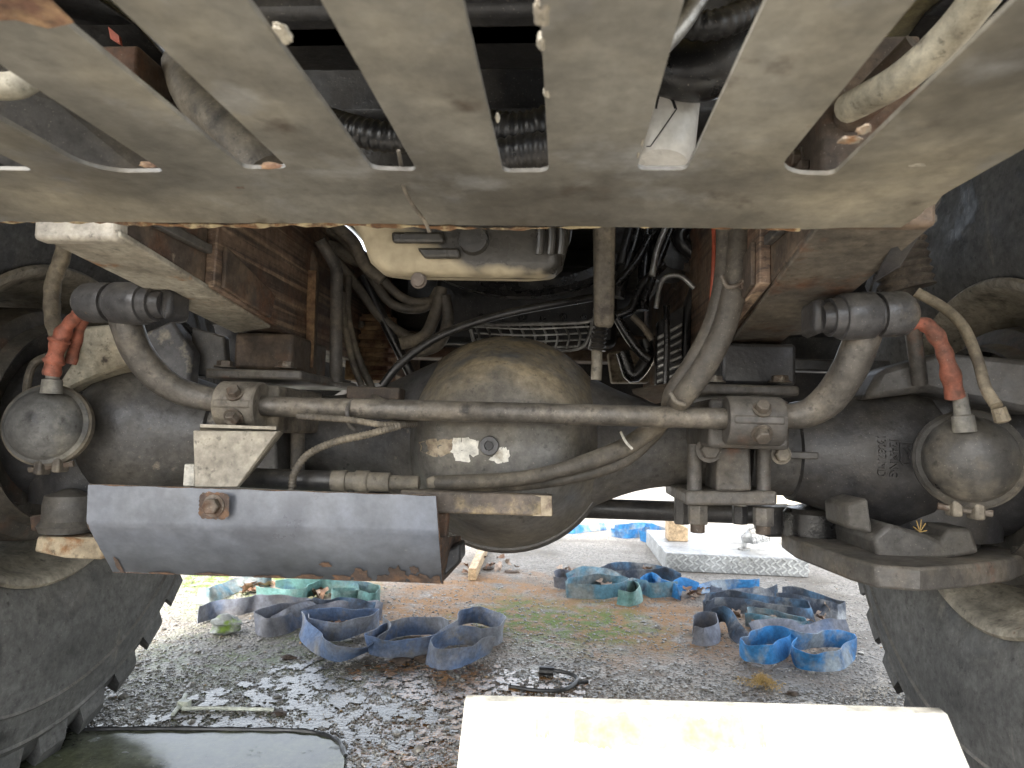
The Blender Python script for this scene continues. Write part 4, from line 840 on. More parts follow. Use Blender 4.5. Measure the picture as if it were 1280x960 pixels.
# rust blooms along the lower edge: thin flakes on the face
nrm = ((d_mid[1]-d_mid[0]).cross(d_bot[0]-d_mid[0])).normalized(); nrm = nrm if nrm.y < 0 else -nrm
def on_low(u, v): return d_bot[0].lerp(d_bot[1], u).lerp(d_mid[0].lerp(d_mid[1], u), v)+nrm*.0012+V((0, .0012*math.sin(u*nn*.9), 0))
rnd = random.Random(5)
for (u, v, ru, rv) in [(.93, .05, .035, .14), (.87, .12, .03, .22), (.83, .04, .03, .12), (.76, .10, .03, .16), (.70, .04, .03, .10), (.60, .03, .05, .07), (.98, .05, .02, .12), (.48, .02, .05, .05), (.30, .02, .05, .05), (.15, .02, .05, .04), (.66, .32, .018, .06), (.92, .27, .015, .08), (.03, .1, .008, .3)]:
    n = 22; b = MB(); vs_ = [on_low(u, max(v, .01))]
    for i in range(n):
        a = 2*math.pi*i/n; k = rnd.uniform(.65, 1.15); vs_.append(on_low(min(max(u+ru*k*math.cos(a), .003), .997), max(v+rv*k*math.sin(a), .004)))
    b._add(vs_, [(0, 1+i, 1+(i+1) % n) for i in range(n)]); b.build('rust_bloom', 'deflector_rust', dpo)
q = P(268, 632, YD-.002)
b = MB(); n = 64; vs_ = [q+V((0, -.0016, 0))]
for i in range(n):
    a = 2*math.pi*i/n; k = rnd.uniform(.93, 1.04)/(abs(math.cos(a))**5+abs(math.sin(a))**5)**.2; vs_.append(q+V((.021*k*math.cos(a)*.95, -.0012, .019*k*math.sin(a)*.9)))
b._add(vs_, [(0, 1+i, 1+(i+1) % n) for i in range(n)]); b.build('rust_bloom', 'deflector_rust', dpo)
hexbolt(q+V((0, -.001, 0)), (0, -1, 0), .0105, .012, dpo)
for (a, c) in ((d_top[0], d_top[1]), (d_bot[0], d_bot[1]), (d_top[1], d_mid[1]), (d_mid[1], d_bot[1]), (d_mid[0], d_bot[0])):
    MB().tube([a.lerp(c, i/12)+V((0, .002, .0)) for i in range(13)], .0011, 6, spline=False, rr=lambda i: 1+.35*math.sin(i*2.3)).build('rusty_edge', 'deflector_rust', dpo)
MB().prism([P(241, 538, YD+.012), P(347, 539, YD+.03), P(296, 609, YD+.014), P(243, 609, YD+.012)], (0, .006, 0)).build('bracket', 'bracket', dpo, .0015)
MB().prism([P(347, 539, YD+.036), P(352, 541, YD+.12), P(318, 585, YD+.1), P(296, 609, YD+.020)], (.003, 0, .0)).build('bracket_flange', 'bracket', dpo)
MB().prism([P(250, 534, YD+.014), P(345, 537, YD+.03), P(345, 545, .98), P(250, 545, .98)], (0, 0, .004)).build('bracket_top', 'bracket', dpo)
MB().prism([P(552, 729, YD+.08), P(577, 702, YD+.20), P(576, 670, YD+.20), P(553, 672, YD+.03)], (-.004, 0, 0)).build('end_lip', 'deflector_rust', dpo)
# steering cylinder behind the plate, fittings, flat bar
cy = MB().tube([P(300, 597, .94), P(430, 602, .93)], S(13, .94), 16, spline=False).build('steering_cylinder', 'axle_dark', T)
MB().lathe([(0, S(13, .93)), (.02, S(14, .93)), (.021, S(12, .93)), (.032, S(12, .93)), (.033, S(14, .93)), (.05, S(14, .93)), (.052, S(12, .93)), (.08, S(12, .93)), (.081, S(9, .93)), (.12, S(9, .93))], P(416, 601, .92), (1, 0, .012), 20).build('hose_fitting', 'clamp', cy)
MB().prism([P(532, 598, .91), P(543, 594, .91), P(546, 610, .91), P(534, 612, .91)], (0, .02, 0)).build('elbow_fitting', 'clamp', cy, .003)
MB().prism([P(500, 612, .88), P(690, 619, .90), P(691, 646, .90), P(500, 640, .88)], (0, .022, 0)).build('flat_bar', 'flatbar', T, .003)
MB().prism([P(664, 619, .8985), P(689.5, 620, .8985), P(690, 645, .8985), P(666, 645, .8985)], (0, .001, 0)).build('bare_patch', 'paint_tan', T)
MB().prism([P(545, 640, .90), P(560, 640, .90), P(556, 700, .92), P(545, 700, .92)], (0, .02, 0)).build('hanger', 'rail', T, .003)
MB().prism([P(552, 690, .95), P(575, 680, .95), P(576, 702, .95), P(554, 722, .93)], (0, .05, 0)).build('hanger_foot', 'axle_dark', T, .004)
corrugated('conduit', [P(365, 612, .90), P(368, 592, .90), P(385, 568, .90), P(420, 552, .90), P(460, 543, .90), P(500, 532, .92)], S(5.2, .9), 'hose', T, .0045, .2, 12)
corrugated('conduit', [P(372, 520, .905), P(400, 522, .905), P(440, 525, .905), P(480, 531, .91), P(520, 530, .96)], S(4.6, .9), 'hose', T, .0045, .2, 12)
MB().tube([P(440, 500, .925), P(434, 512, .913), P(436, 530, .913), P(444, 538, .92)], .003, 8).build('cable_tie', 'clamp_dark', T)
MB().tube([P(485, 532, .93), P(515, 520, 1.0), P(470, 498, 1.05), P(455, 485, 1.08)], .006, 8).build('hose', 'hose', T)
MB().box((P(440, 488, 1.08).x, 1.05, P(440, 500, 1.08).z), (P(505, 488, 1.08).x, 1.09, P(440, 484, 1.08).z)).build('hose_bracket', 'rail', T, .003)

# ---- wheels
def wheel(s_):
    xi = XL if s_ < 0 else XR; o = V((xi, AY, AZ))
    wh = bpy.data.objects.new('wheel', None); col.objects.link(wh); wh.parent = T; wh.location = o-V(T.location); wh['label'] = 'front wheel with lugged off-road tyre and dusty rim'
    pf = [(.045, .262), (.02, .272), (.008, .292), (.0, .33), (-.003, .37), (-.002, .41), (.003, .445), (.003, .449), (-.001, .452), (.004, .456), (.010, .480), (.016, .500), (.013, .504), (.020, .510), (.034, .532), (.055, .552), (.085, .560), (.19, .565)]
    KT = lambda r: .262+(r-.262)*1.145 if r > .262 else r
    pf = [(a, KT(r)) for a, r in pf]
    pf = pf+[(.38-a, r) for a, r in pf[-2::-1]]
    t = MB().lathe([(s_*a, r) for a, r in pf], o, (1, 0, 0), 120, cap=False)
    NL = 34
    for k in range(NL*2):
        half = k % 2; a0 = 2*math.pi*(k//2)/NL+(math.pi/NL if half else 0); wdt = math.pi/NL*.62; vs_ = []
        for (ax1, sk, r0, r1) in ((.022, 0, .520, .545), (.045, .02, .545, .578), (.075, .05, .552, .586), (.185, .15, .556, .588)):
            xx = ax1 if not half else .38-ax1
            for r, sh in ((KT(r0-.012), 1.15), (KT(r1)-.004, .9)):
                for sg in (-1, 1):
                    an = a0+sk+sg*wdt*sh; vs_.append(V((xi+s_*xx, AY+r*math.cos(an), AZ+r*math.sin(an))))
        fs = []
        for j in range(3):
            b_ = j*4; fs += [(b_+2, b_+3, b_+7, b_+6), (b_, b_+2, b_+6, b_+4), (b_+1, b_+5, b_+7, b_+3)]
        fs += [(0, 1, 3, 2), (12, 14, 15, 13)]; t._add(vs_, fs)
    for p in t.v:
        p.z = max(p.z, .001-RIDE)
    t.build('tyre', 'rubber', wh, angle=28)
    rm = MB().lathe([(s_*a, r) for a, r in [(.030, .258), (.022, .276), (.012, .281), (.008, .276), (.012, .266), (.030, .258), (.045, .254), (.06, .246), (.075, .236), (.12, .230), (.16, .226), (.22, .222), (.30, .225), (.34, .25)]], o, (1, 0, 0), 96, cap=False)
    ro = rm.build('rim', 'rim', wh, angle=50)
    dr = MB().lathe([(s_*a, r) for a, r in [(.03, .10), (.02, .14), (.02, .185), (.03, .200), (.05, .205), (.19, .208), (.24, .20), (.26, .12), (.26, .0)]], o, (1, 0, 0), 64, cap=False).build('brake_drum', 'drum', wh, angle=40)
    MB().lathe([(s_*a, r) for a, r in [(.0, .165), (-.006, .172), (.02, .178)]], o, (1, 0, 0), 64, cap=False).build('drum_ring', 'drum', wh)
    MB().lathe([(s_*a, r) for a, r in [(-.09, .10), (-.06, .12), (.02, .13), (.03, .10)]], o, (1, 0, 0), 40).build('hub', 'axle_dark', wh, angle=40)
    for k in range(12):
        a = 2*math.pi*k/12; hexbolt(o+V((s_*.018, .162*math.cos(a), .162*math.sin(a))), (-s_, 0, 0), .009, .012, wh, 'drum_bolt', 'drum')
    return wh
wheel(-1); wheel(1)

truck.location.z = RIDE

# ================================================================== things on the ground
def ribbon(pts, h, name, m, label, group, lean=0.0, th=.0022, res=8):
    """webbing standing on edge; pts: (px, py, lift, lean) of its lower edge"""
    c = []; ln = []; 
    for q in pts: c.append(G(q[0], q[1])+V((0, 0, q[2] if len(q) > 2 else 0))); ln.append(q[3] if len(q) > 3 else lean)
    p = catmull(c, res); n = len(p); b = MB(); rnd = random.Random(len(pts)*7+int(pts[0][0]))
    ph = rnd.uniform(0, 6)
    nseg = 3
    for i in range(n):
        t = (p[min(i+1, n-1)]-p[max(i-1, 0)]); t.z = 0; t.normalize(); nr = V((-t.y, t.x, 0))
        k = i/res; j = min(int(k), len(ln)-2); le = ln[j]+(ln[j+1]-ln[j])*(k-j) if i < n-1 else ln[-1]
        le += .20*math.sin(i*.21+ph)+.10*math.sin(i*.63+ph*2); up = V((0, 0, math.cos(le)))+nr*math.sin(le)
        side = nr*math.cos(le)-V((0, 0, math.sin(le)))
        base = p[i].copy(); base.z = max(base.z, 0)+.002+.006*max(0, math.sin(i*.17+ph*1.7))
        for s_ in (0, 1):
            for q in range(nseg+1):
                f = q/nseg; b.v.append(base+up*h*f+side*(th*s_+.0025*math.sin(f*math.pi+i*.2)))
    W = 2*(nseg+1)
    for i in range(n-1):
        for q in range(nseg):
            a = i*W+q; b.f += [[a, a+1, a+1+W, a+W], [a+nseg+1, a+nseg+1+W, a+nseg+2+W, a+nseg+2]]
        a = i*W; b.f += [[a, a+W, a+W+nseg+1, a+nseg+1], [a+nseg, a+2*nseg+1, a+2*nseg+1+W, a+nseg+W]]
    e = (n-1)*W
    for q in range(nseg): b.f += [[q, q+nseg+1, q+nseg+2, q+1], [e+q, e+q+1, e+q+nseg+2, e+q+nseg+1]]
    return thing(b, name, m, label, 'strap', group, angle=50)
GR = 'blue lashing straps lying in loops on the ground'
Z5 = lambda L: [(300+q[0]/3.657, 700+q[1]/3.657, *q[2:]) for q in L]
Z4 = lambda L: [(230+q[0]/4.414, 700+q[1]/4.414, *q[2:]) for q in L]
Z6 = lambda L: [(680+q[0]/3.2, 640+q[1]/3.2, *q[2:]) for q in L]
ribbon(Z5([(1140, 440, 0, .5), (1040, 480, 0, .3), (930, 508, 0, -.3), (845, 475, 0, -.3), (900, 425, .004), (1020, 410, .006), (1120, 405, 0), (1192, 380, 0), (1185, 330, 0), (1100, 300, 0), (1010, 310, .002), (985, 370, .004), (900, 425, 0), (760, 455, 0), (620, 452, 0, .2), (590, 425, 0, .3), (660, 380, 0), (760, 350, 0), (880, 350, 0), (960, 370, .004)]), .053, 'lashing_strap', 'strap_blue', 'dirty blue lashing strap in three linked loops beside the rust-brown puddle', GR)
ribbon(Z5([(640, 345, .0, .2), (650, 385, .004, .5), (560, 440, .006, .6), (450, 470, 0, .4), (340, 430, 0, -.2), (278, 370, 0, -.3), (300, 320, 0), (400, 300, 0), (520, 300, 0), (630, 310, 0), (560, 345, 0), (450, 375, 0), (330, 360, 0), (310, 330, 0)]), .053, 'lashing_strap', 'strap_blue', 'blue and grey lashing strap coiled in one broad double loop', GR)
ribbon(Z4([(75, 362, 0, .2), (190, 320, 0, .3), (290, 310, 0), (380, 290, 0), (480, 290, 0), (600, 300, 0), (690, 310, 0), (640, 330, .002), (500, 350, 0), (390, 400, 0, -.2), (440, 430, 0, .2), (560, 415, 0, .5), (660, 375, .004, .6), (800, 345, .006, .6), (900, 335, .004)]), .053, 'lashing_strap', 'strap_grey', 'slate grey lashing strap snaking past the mossy stone', GR)
ribbon(Z4([(700, 300, 0), (760, 310, 0), (860, 300, 0, .2), (960, 320, 0, .4), (1040, 330, 0, .6)]), .053, 'lashing_strap', 'strap_navy', 'short navy strap end lying between the grey strap and the pale green one', GR)
ribbon(Z4([(400, 235, 0), (520, 250, 0), (640, 250, 0), (670, 235, 0), (690, 215, 0), (800, 200, 0), (930, 215, 0), (960, 250, 0), (860, 265, 0), (820, 255, 0), (940, 250, 0), (1010, 275, 0, .3), (1075, 265, 0, .2), (1080, 225, 0), (1000, 215, 0), (850, 190, 0), (640, 185, 0), (500, 190, 0)]), .053, 'lashing_strap', 'strap_teal', 'faded pale green lashing strap looped under the rusty plate edge', GR)
ribbon(Z4([(60, 245, 0, .3), (150, 250, 0, .5), (230, 215, 0, .6), (300, 180, 0, .3), (400, 175, 0), (480, 170, 0)]), .053, 'lashing_strap', 'strap_mix', 'green and blue twisted strap running out from behind the lugged tyre', GR)
ribbon(Z6([(40, 305, 0), (95, 312, 0), (130, 290, 0), (70, 275, 0), (45, 290, 0)]), .045, 'lashing_strap', 'strap_grey', 'small pale grey strap loop at the end of the teal strap pile', GR)
ribbon(Z6([(90, 345, 0, .2), (170, 350, 0), (260, 350, 0), (330, 335, 0), (300, 310, 0), (200, 300, 0), (110, 320, 0), (90, 340, 0)]), .053, 'lashing_strap', 'strap_mix', 'teal and grey strap loop holding dry leaves', GR)
ribbon(Z6([(290, 372, 0, .2), (350, 382, 0, .2), (395, 365, 0, .3), (370, 325, 0), (300, 345, 0)]), .053, 'lashing_strap', 'strap_teal', 'pale teal strap end folded over a loop at the front of a pile', GR)
ribbon(Z6([(130, 280, 0), (220, 270, 0), (300, 255, 0), (400, 255, 0), (500, 275, 0), (548, 300, 0), (480, 280, .004), (380, 285, 0), (260, 290, 0)]), .053, 'lashing_strap', 'strap_navy', 'dark strap arching over the back of the teal strap pile', GR)
ribbon(Z6([(400, 320, 0, .3), (430, 305, .01, .2), (470, 330, 0), (545, 358, 0), (520, 340, .004), (560, 325, .008, .6), (620, 335, 0, .9), (680, 330, 0, .7), (760, 325, 0, .2), (862, 322, 0, .1)]), .053, 'lashing_strap', 'strap_bright', 'bright teal blue strap trailing straight out of a pile toward the tread plate', GR)
ribbon(Z6([(590, 530, 0, .2), (640, 548, 0, .3), (700, 530, 0, .4), (690, 480, .004, .1), (600, 470, 0), (590, 500, 0)]), .053, 'lashing_strap', 'strap_grey', 'grey strap end curled over on itself beside the wet gravel', GR)
ribbon(Z6([(680, 470, .01, .3), (720, 470, .015, .2), (745, 510, 0, .6), (790, 540, 0, .9)]), .053, 'lashing_strap', 'strap_navy', 'short black and grey strap flap bent upright', GR)
ribbon(Z6([(640, 420, 0), (700, 405, 0), (800, 410, 0), (900, 430, 0), (1000, 455, 0, .3), (1080, 455, 0, .3), (1070, 420, 0), (960, 405, 0), (850, 395, 0), (740, 375, 0), (660, 385, 0), (640, 420, 0)]), .053, 'lashing_strap', 'strap_navy', 'long navy strap loop with a grey weathered face and leaves inside', GR)
ribbon(Z6([(805, 460, 0), (860, 470, 0), (930, 480, 0, .4), (1020, 500, 0, .8), (1080, 505, 0, .5), (1040, 480, 0), (920, 450, 0), (840, 440, 0), (805, 455, 0)]), .046, 'lashing_strap', 'strap_mix', 'blue edged grey strap loop behind the bright blue bow', GR)
ribbon(Z6([(930, 380, 0), (1000, 390, 0), (1080, 410, 0), (1115, 420, 0, .5), (1180, 440, 0, .4), (1210, 420, 0), (1120, 395, 0), (1030, 365, 0), (950, 360, 0)]), .053, 'lashing_strap', 'strap_navy', 'dark blue strap loop running in under the lugged tyre', GR)
ribbon(Z6([(985, 560, .0, .0), (960, 590, 0, .0), (900, 620, 0, .0), (830, 610, 0, 0), (790, 585, 0, 0), (800, 560, 0), (870, 545, .004, 0), (940, 550, .008), (1020, 570, .010), (1100, 555, .006), (1180, 550, .003), (1235, 570, 0), (1238, 600, 0), (1180, 635, 0), (1090, 640, 0), (1010, 625, 0), (990, 580, 0)]), .052, 'lashing_strap', 'strap_bright', 'bright blue strap twisted into a bow of two loops beside the tyre', GR)
ribbon(Z6([(270, 100, 0), (330, 108, 0), (400, 100, 0), (440, 85, 0), (360, 80, 0), (280, 85, 0)]), .053, 'lashing_strap', 'strap_bright', 'bright blue strap loop lying far back beyond the axle', GR)
ribbon(Z6([(385, 118, 0), (440, 132, 0), (488, 135, 0), (480, 110, 0), (410, 95, 0), (390, 110, 0)]), .065, 'lashing_strap', 'strap_bright', 'bright blue strap roll against the end of the tread plate', GR)
ribbon(Z6([(60, 85, 0), (120, 88, 0, .6), (180, 80, 0, .9), (250, 75, 0, .4)]), .053, 'lashing_strap', 'strap_bright', 'bright blue strap tail half hidden by the differential', GR)

ribbon(Z6([(640, 330, .0, .9), (700, 345, .004, 1.2), (780, 350, .0, 1.1), (840, 360, .006, .6), (900, 365, 0, .2), (940, 352, 0)]), .053, 'lashing_strap', 'strap_navy', 'black strap length lying nearly flat behind the long navy loop', GR)
ribbon(Z6([(860, 520, .0, 1.0), (930, 505, .012, .8), (1010, 520, .02, .9), (1090, 530, .016, 1.1), (1170, 520, .01, .8), (1235, 510, 0, .4)]), .056, 'lashing_strap', 'strap_grey', 'weathered grey strap face lying across the back of the bright blue bow', GR)
ribbon(Z5([(150, 330, 0, .9), (230, 320, .006, .5), (330, 290, .012, .7), (430, 270, .01, 1.0), (560, 262, .006, .9), (640, 280, 0, .4)]), .056, 'lashing_strap', 'strap_grey', 'grey strap length lying over the back of the double blue loop', GR)
ribbon(Z6([(110, 300, .0, .6), (180, 285, .012, .9), (250, 300, .016, .5), (320, 318, .01, .8), (390, 330, 0, .5), (440, 350, 0, .2), (540, 345, 0)]), .056, 'lashing_strap', 'strap_mix', 'teal and grey strap length twisted across the leafy strap pile', GR)
# dry leaves
def leaf_mesh(seed):
    rnd = random.Random(seed); me = bpy.data.meshes.new('dry_leaf'); L = .035; vs_ = []; n = 6
    for i in range(n+1):
        t = i/n; wd = L*.38*math.sin(math.pi*min(t*1.02+.02, 1))**.8*(1+.25*math.sin(i*2.5+seed)); z = .012*math.sin(t*3+seed)+.006*math.cos(t*7+seed)
        vs_ += [(-wd, L*(t-.5), z+wd*.5), (0, L*(t-.5), z), (wd, L*(t-.5), z+wd*.6)]
    zmin = min(v[2] for v in vs_); fs = []
    vs_ = [(x, y, z-zmin) for x, y, z in vs_]
    for i in range(n):
        a = i*3; fs += [(a, a+1, a+4, a+3), (a+1, a+2, a+5, a+4)]
    me.from_pydata(vs_, [], fs); me.shade_smooth(); return me
lms = [leaf_mesh(s_) for s_ in range(4)]
for i, me in enumerate(lms): me.materials.append(MATS['leaf' if i % 2 else 'leaf_pale'])
rnd = random.Random(3)
LG = [('brown dry leaf caught in the teal and navy strap piles', 'leaves among the straps by the tread plate', [(762, 728), (800, 724), (755, 733), (750, 731), (740, 726), (805, 720), (812, 722), (865, 744), (872, 748), (860, 750), (880, 745), (700, 718), (712, 716)], 3),
      ('brown dry leaf inside the navy strap loops near the tyre', 'leaves among the straps near the bow', [(900, 762), (915, 768), (925, 765), (950, 780), (960, 778), (945, 785), (1030, 775), (1020, 782), (935, 772)], 3),
      ('brown dry leaf in the pale green and grey straps under the plate edge', 'leaves among the pale green straps', [(300, 738), (312, 742), (322, 740), (335, 738), (345, 742), (400, 750), (412, 752), (425, 748), (455, 735), (462, 740), (395, 746), (310, 745), (420, 786), (428, 790), (438, 788)], 3),
      ('dark leaf scrap near the light wooden batten', 'leaf scraps by the batten', [(610, 705), (622, 710), (630, 714), (640, 716), (618, 716), (632, 706), (580, 714), (560, 716)], 2)]
for lab, grp, spots, rep in LG:
    for (px, py) in spots:
        for k in range(rep):
            q = G(px+rnd.uniform(-7, 7), py+rnd.uniform(-4, 4)); o = bpy.data.objects.new('dry_leaf', rnd.choice(lms)); col.objects.link(o)
            o.location = q+V((0, 0, .001+.006*k)); sc = rnd.uniform(.7, 1.5); o.scale = (sc, sc, sc); o.rotation_euler = (rnd.uniform(-.5, .5), rnd.uniform(-.5, .5), rnd.uniform(0, 6.3))
            o['label'] = lab; o['category'] = 'leaf'; o['group'] = grp

# white stained panel standing on edge in front of the right wheel
Yw = .60
pa, pb = PW(581, 876, Yw), PW(1184, 893, Yw); lean = V((0, -.16, 0)); 
bl_, br_ = V((pa.x-.004, pa.y-.22, .0)), V((pb.x+.03, pb.y-.22, .0))
def wp(u, v):
    t = pa.lerp(pb, u); b_ = bl_.lerp(br_, u); q = b_.lerp(t, v); q.y -= .03*math.sin(math.pi*v)*.6; 
    if u > .9: q.x += .010*math.sin(math.pi*v)*(u-.9)*10
    return q
pn = MB(); nu, nv = 20, 12
for j in range(nv+1):
    for i in range(nu+1): pn.v.append(wp(i/nu, j/nv))
for j in range(nv):
    for i in range(nu): a = j*(nu+1)+i; pn.f.append([a, a+1, a+nu+2, a+nu+1])
k = len(pn.v); # returned rear flange that carries it
for i in range(nu+1):
    t = wp(i/nu, 1); pn.v += [t+V((0, .012, .0005)), V((t.x, t.y+.03, 0))]
for i in range(nu):
    a = nv*(nu+1)+i; pn.f += [[a, a+1, k+2*(i+1), k+2*i], [k+2*i, k+2*(i+1), k+2*(i+1)+1, k+2*i+1]]
panel = empty('steel_cover', ((pa.x+pb.x)/2, Yw-.1, 0), 'white painted steel cover with yellow rust stains standing before the right tyre', 'steel cover')
po = pn.build('cover_sheet', 'white_panel', panel, angle=40)
sm = po.modifiers.new('solid', 'SOLIDIFY'); sm.thickness = .003; sm.offset = -1
def stain(u0, u1, v0, v1, seed, name='yellow_stain'):
    r_ = random.Random(seed); b = MB(); n = 90; vs_ = []
    for j in range(4):
        for i in range(n+1):
            u = u0+(u1-u0)*i/n; v = v0+(v1-v0)*j/3+(r_.uniform(-.003, .003)+.004*math.sin(i*.23+seed) if j in (0, 3) and name == 'yellow_stain' else 0)
            q = wp(u, min(v, .995)); vs_.append(q+V((0, -.0008, .0004)))
    fs = [(j*(n+1)+i, j*(n+1)+i+1, (j+1)*(n+1)+i+1, (j+1)*(n+1)+i) for j in range(3) for i in range(n)]
    b._add(vs_, fs).build(name, 'yellow_stain', panel)
stain(.235, .585, .935, .985, 1); stain(.155, .185, .945, .99, 2); stain(.61, .625, .94, .98, 3)
hole = wp(.925, .90); cyl(hole+V((0, -.0012, .0008)), hole+V((0, .001, 0)), .0035, 14).build('bolt_hole', 'ink', panel)
hole = wp(.40, .60); cyl(hole+V((0, -.0012, .0008)), hole+V((0, .001, 0)), .0035, 14).build('rust_spot', 'yellow_stain', panel)

# wet steel sheet on the ground at the left front
za_ = .008
sh = MB(); ol = [G(-40, 920, za_), G(60, 918, za_), G(110, 913, za_), G(300, 914, za_), G(390, 916, za_), G(425, 928, za_), G(432, 945, za_), G(425, 990, za_), G(420, 1100, za_), G(-200, 1100, za_), G(-200, 920, za_)]
sh.prism([V((q.x, q.y, .001)) for q in ol], (0, 0, za_)); thing(sh, 'steel_sheet', 'steel_sheet', 'wet greenish steel sheet lying flat before the left tyre', 'steel sheet', bevel=.002)
rnd = random.Random(12)
b = MB().tube([G(60, 915, .008), G(110, 912, .010), G(200, 911, .011), G(300, 912, .010), G(380, 914, .010), G(420, 925, .009), G(432, 945, .009)], .005, 8, 6, rr=lambda i: 1+.25*math.sin(i*1.9)); thing(b, 'rubber_seal', 'rubbish_black', 'black rubber seal strip along the edge of the wet steel sheet', 'seal strip')
# pale plastic cable tie, black cable loop, straw, stone, batten
b = MB().tube([G(228, 886, .008), G(260, 885, .008), G(300, 886, .007), G(342, 887, .006)], .0042, 8); b.tube([G(232, 868, .012), G(226, 880, .010), G(216, 893, .006)], .0045, 8); b.box(tuple(G(230, 886, 0)+V((-.012, -.008, .001))), tuple(G(230, 886, 0)+V((.012, .008, .018))))
thing(b, 'plastic_peg', 'plastic_pale', 'pale plastic peg with a crosspiece lying on mossy gravel', 'peg')
b = MB().tube([G(636, 858, .006), G(670, 863, .006), G(705, 862, .006), G(722, 850, .008), G(712, 842, .012), G(690, 838, .014), G(676, 838, .012)], .005, 8); b.tube([G(674, 838, .012), G(692, 839, .012)], .011, 10, spline=False); b.tube([G(712, 855, .006), G(735, 852, .006)], .004, 8, spline=False)
thing(b, 'cable_loop', 'rubbish_black', 'black cable loop with a plug in the brown puddle', 'cable')
st = G(952, 858); b = MB(); rnd = random.Random(4)
for i in range(260):
    a = rnd.uniform(0, 6.3); r = abs(rnd.gauss(0, .022)); q = st+V((r*math.cos(a)*1.2, r*math.sin(a)*.7, rnd.uniform(.003, max(.006, .030-r*.6)))); d = V((rnd.uniform(-1, 1), rnd.uniform(-1, 1), rnd.uniform(-.2, .5))).normalized()*rnd.uniform(.008, .018)
    e = q+d; e.z = max(e.z, .002); m_ = (q+e)/2+V((0, 0, .004)); b.tube([q, m_, e], .0007, 4, 2)
thing(b, 'straw_tuft', 'straw', 'small tan tuft of straw on the wet gravel', 'straw')
q = G(285, 792); so_ = lump(q+V((0, 0, .026)), .036, 'stone', 'stone', None, (1.25, .9, .75), 11); so_['label'] = 'mossy grey stone beside the slate grey strap'; so_['category'] = 'stone'
a0_ = G(590, 726); a1_ = G(600, 690)
def batten(p0, p1, w_, h_):
    d = (p1-p0).normalized(); nr = V((-d.y, d.x, 0))*w_/2; return MB().prism([p0-nr, p0+nr, p0+nr+V((0, 0, h_)), p0-nr+V((0, 0, h_))], p1-p0)
thing(batten(a0_+V((0, 0, .001)), a1_+V((.02, .1, .001)), .034, .05), 'wooden_batten', 'wood', 'short light wooden batten lying behind the axle', 'batten', bevel=.003)

wall = empty('wall_block', (2.2, 6.1, 0), 'weathered cream concrete block wall standing in the open behind the truck', 'wall')
for r_ in range(4):
    for c_ in range(3):
        x = 1.25+c_*.82+(.2 if r_ % 2 else 0); MB().box((x, 6.0+.006*((r_+c_) % 2), .002+r_*.41), (x+.81, 6.4, .002+r_*.41+.402)).build('block', 'cream_paint', wall, .012)
# aluminium tread plate platform behind, with things on it
z_ = .085; f0, f1 = G(832, 714), G(1000, 716); yb = f0.y+.75
plat = empty('tread_plate_step', ((f0.x+f1.x)/2, f0.y+.3, 0), 'low white aluminium step with diamond tread plate front', 'step')
MB().box((f0.x, f0.y, .001), (f1.x, yb, z_)).build('step_body', 'aluminium_dull', plat, .004)
tb = MB(); nx = 26
for i in range(nx):
    for j in range(4):
        x = f0.x+.016+(f1.x-f0.x-.024)*i/(nx-1); z = .014+.018*j+(.009 if i % 2 else 0); s_ = 1 if (i+j) % 2 else -1
        if z > .078: continue
        d = V((.011*s_, 0, .008)); n_ = V((-.6*s_, 0, .8))*.0032; c = V((x, f0.y-.004, z)); tb.prism([c-d-n_, c-d+n_, c+d+n_, c+d-n_], (0, .0045, 0))
o = tb.build('tread_pattern', 'aluminium', plat); o['kind'] = 'stuff'
q = PW(848, 660, f0.y+.35); b = MB().prism([V((q.x-.05, q.y, z_+.001)), V((q.x+.05, q.y, z_+.001)), V((q.x+.05, q.y, z_+.07)), V((q.x-.05, q.y, z_+.11))], (0, .12, 0)); thing(b, 'wooden_block', 'wood', 'cream wooden wedge lying on the tread plate step', 'block', bevel=.004)
q = PW(938, 672, f0.y+.18); fx = empty('mesh_lamp', (q.x, q.y, z_), 'small grey work lamp with a wire mesh guard on the step', 'lamp')
MB().lathe([(0, .03), (.008, .03), (.01, .012), (.05, .012)], (q.x-.03, q.y, z_), (0, 0, 1), 16).build('stand', 'galv', fx)
MB().lathe([(0, .018), (.03, .03), (.04, .038)], (q.x-.04, q.y, z_+.05), (.9, 0, .35), 20).build('lamp_housing', 'galv', fx)
for i in range(10):
    a = 2*math.pi*i/10; c = V((q.x-.005, q.y, z_+.063)); ax2 = V((.93, 0, .36)); e1 = V((0, 1, 0)); e2 = ax2.cross(e1)
    MB().tube([c+(e1*math.cos(a)+e2*math.sin(a))*.036, c+ax2*.08+(e1*math.cos(a)+e2*math.sin(a))*.046], .002, 5, spline=False).build('guard_wire', 'galv', fx)
for kk in (.02, .05, .08): MB().tube([V((q.x-.005, q.y, z_+.063))+V((.93, 0, .36))*kk+(V((0, 1, 0))*math.cos(a)+V((.36, 0, -.93))*math.sin(a))*(.036+.012*kk/.08) for a in [2*math.pi*i/20 for i in range(21)]], .002, 5, spline=False).build('guard_wire', 'galv', fx)

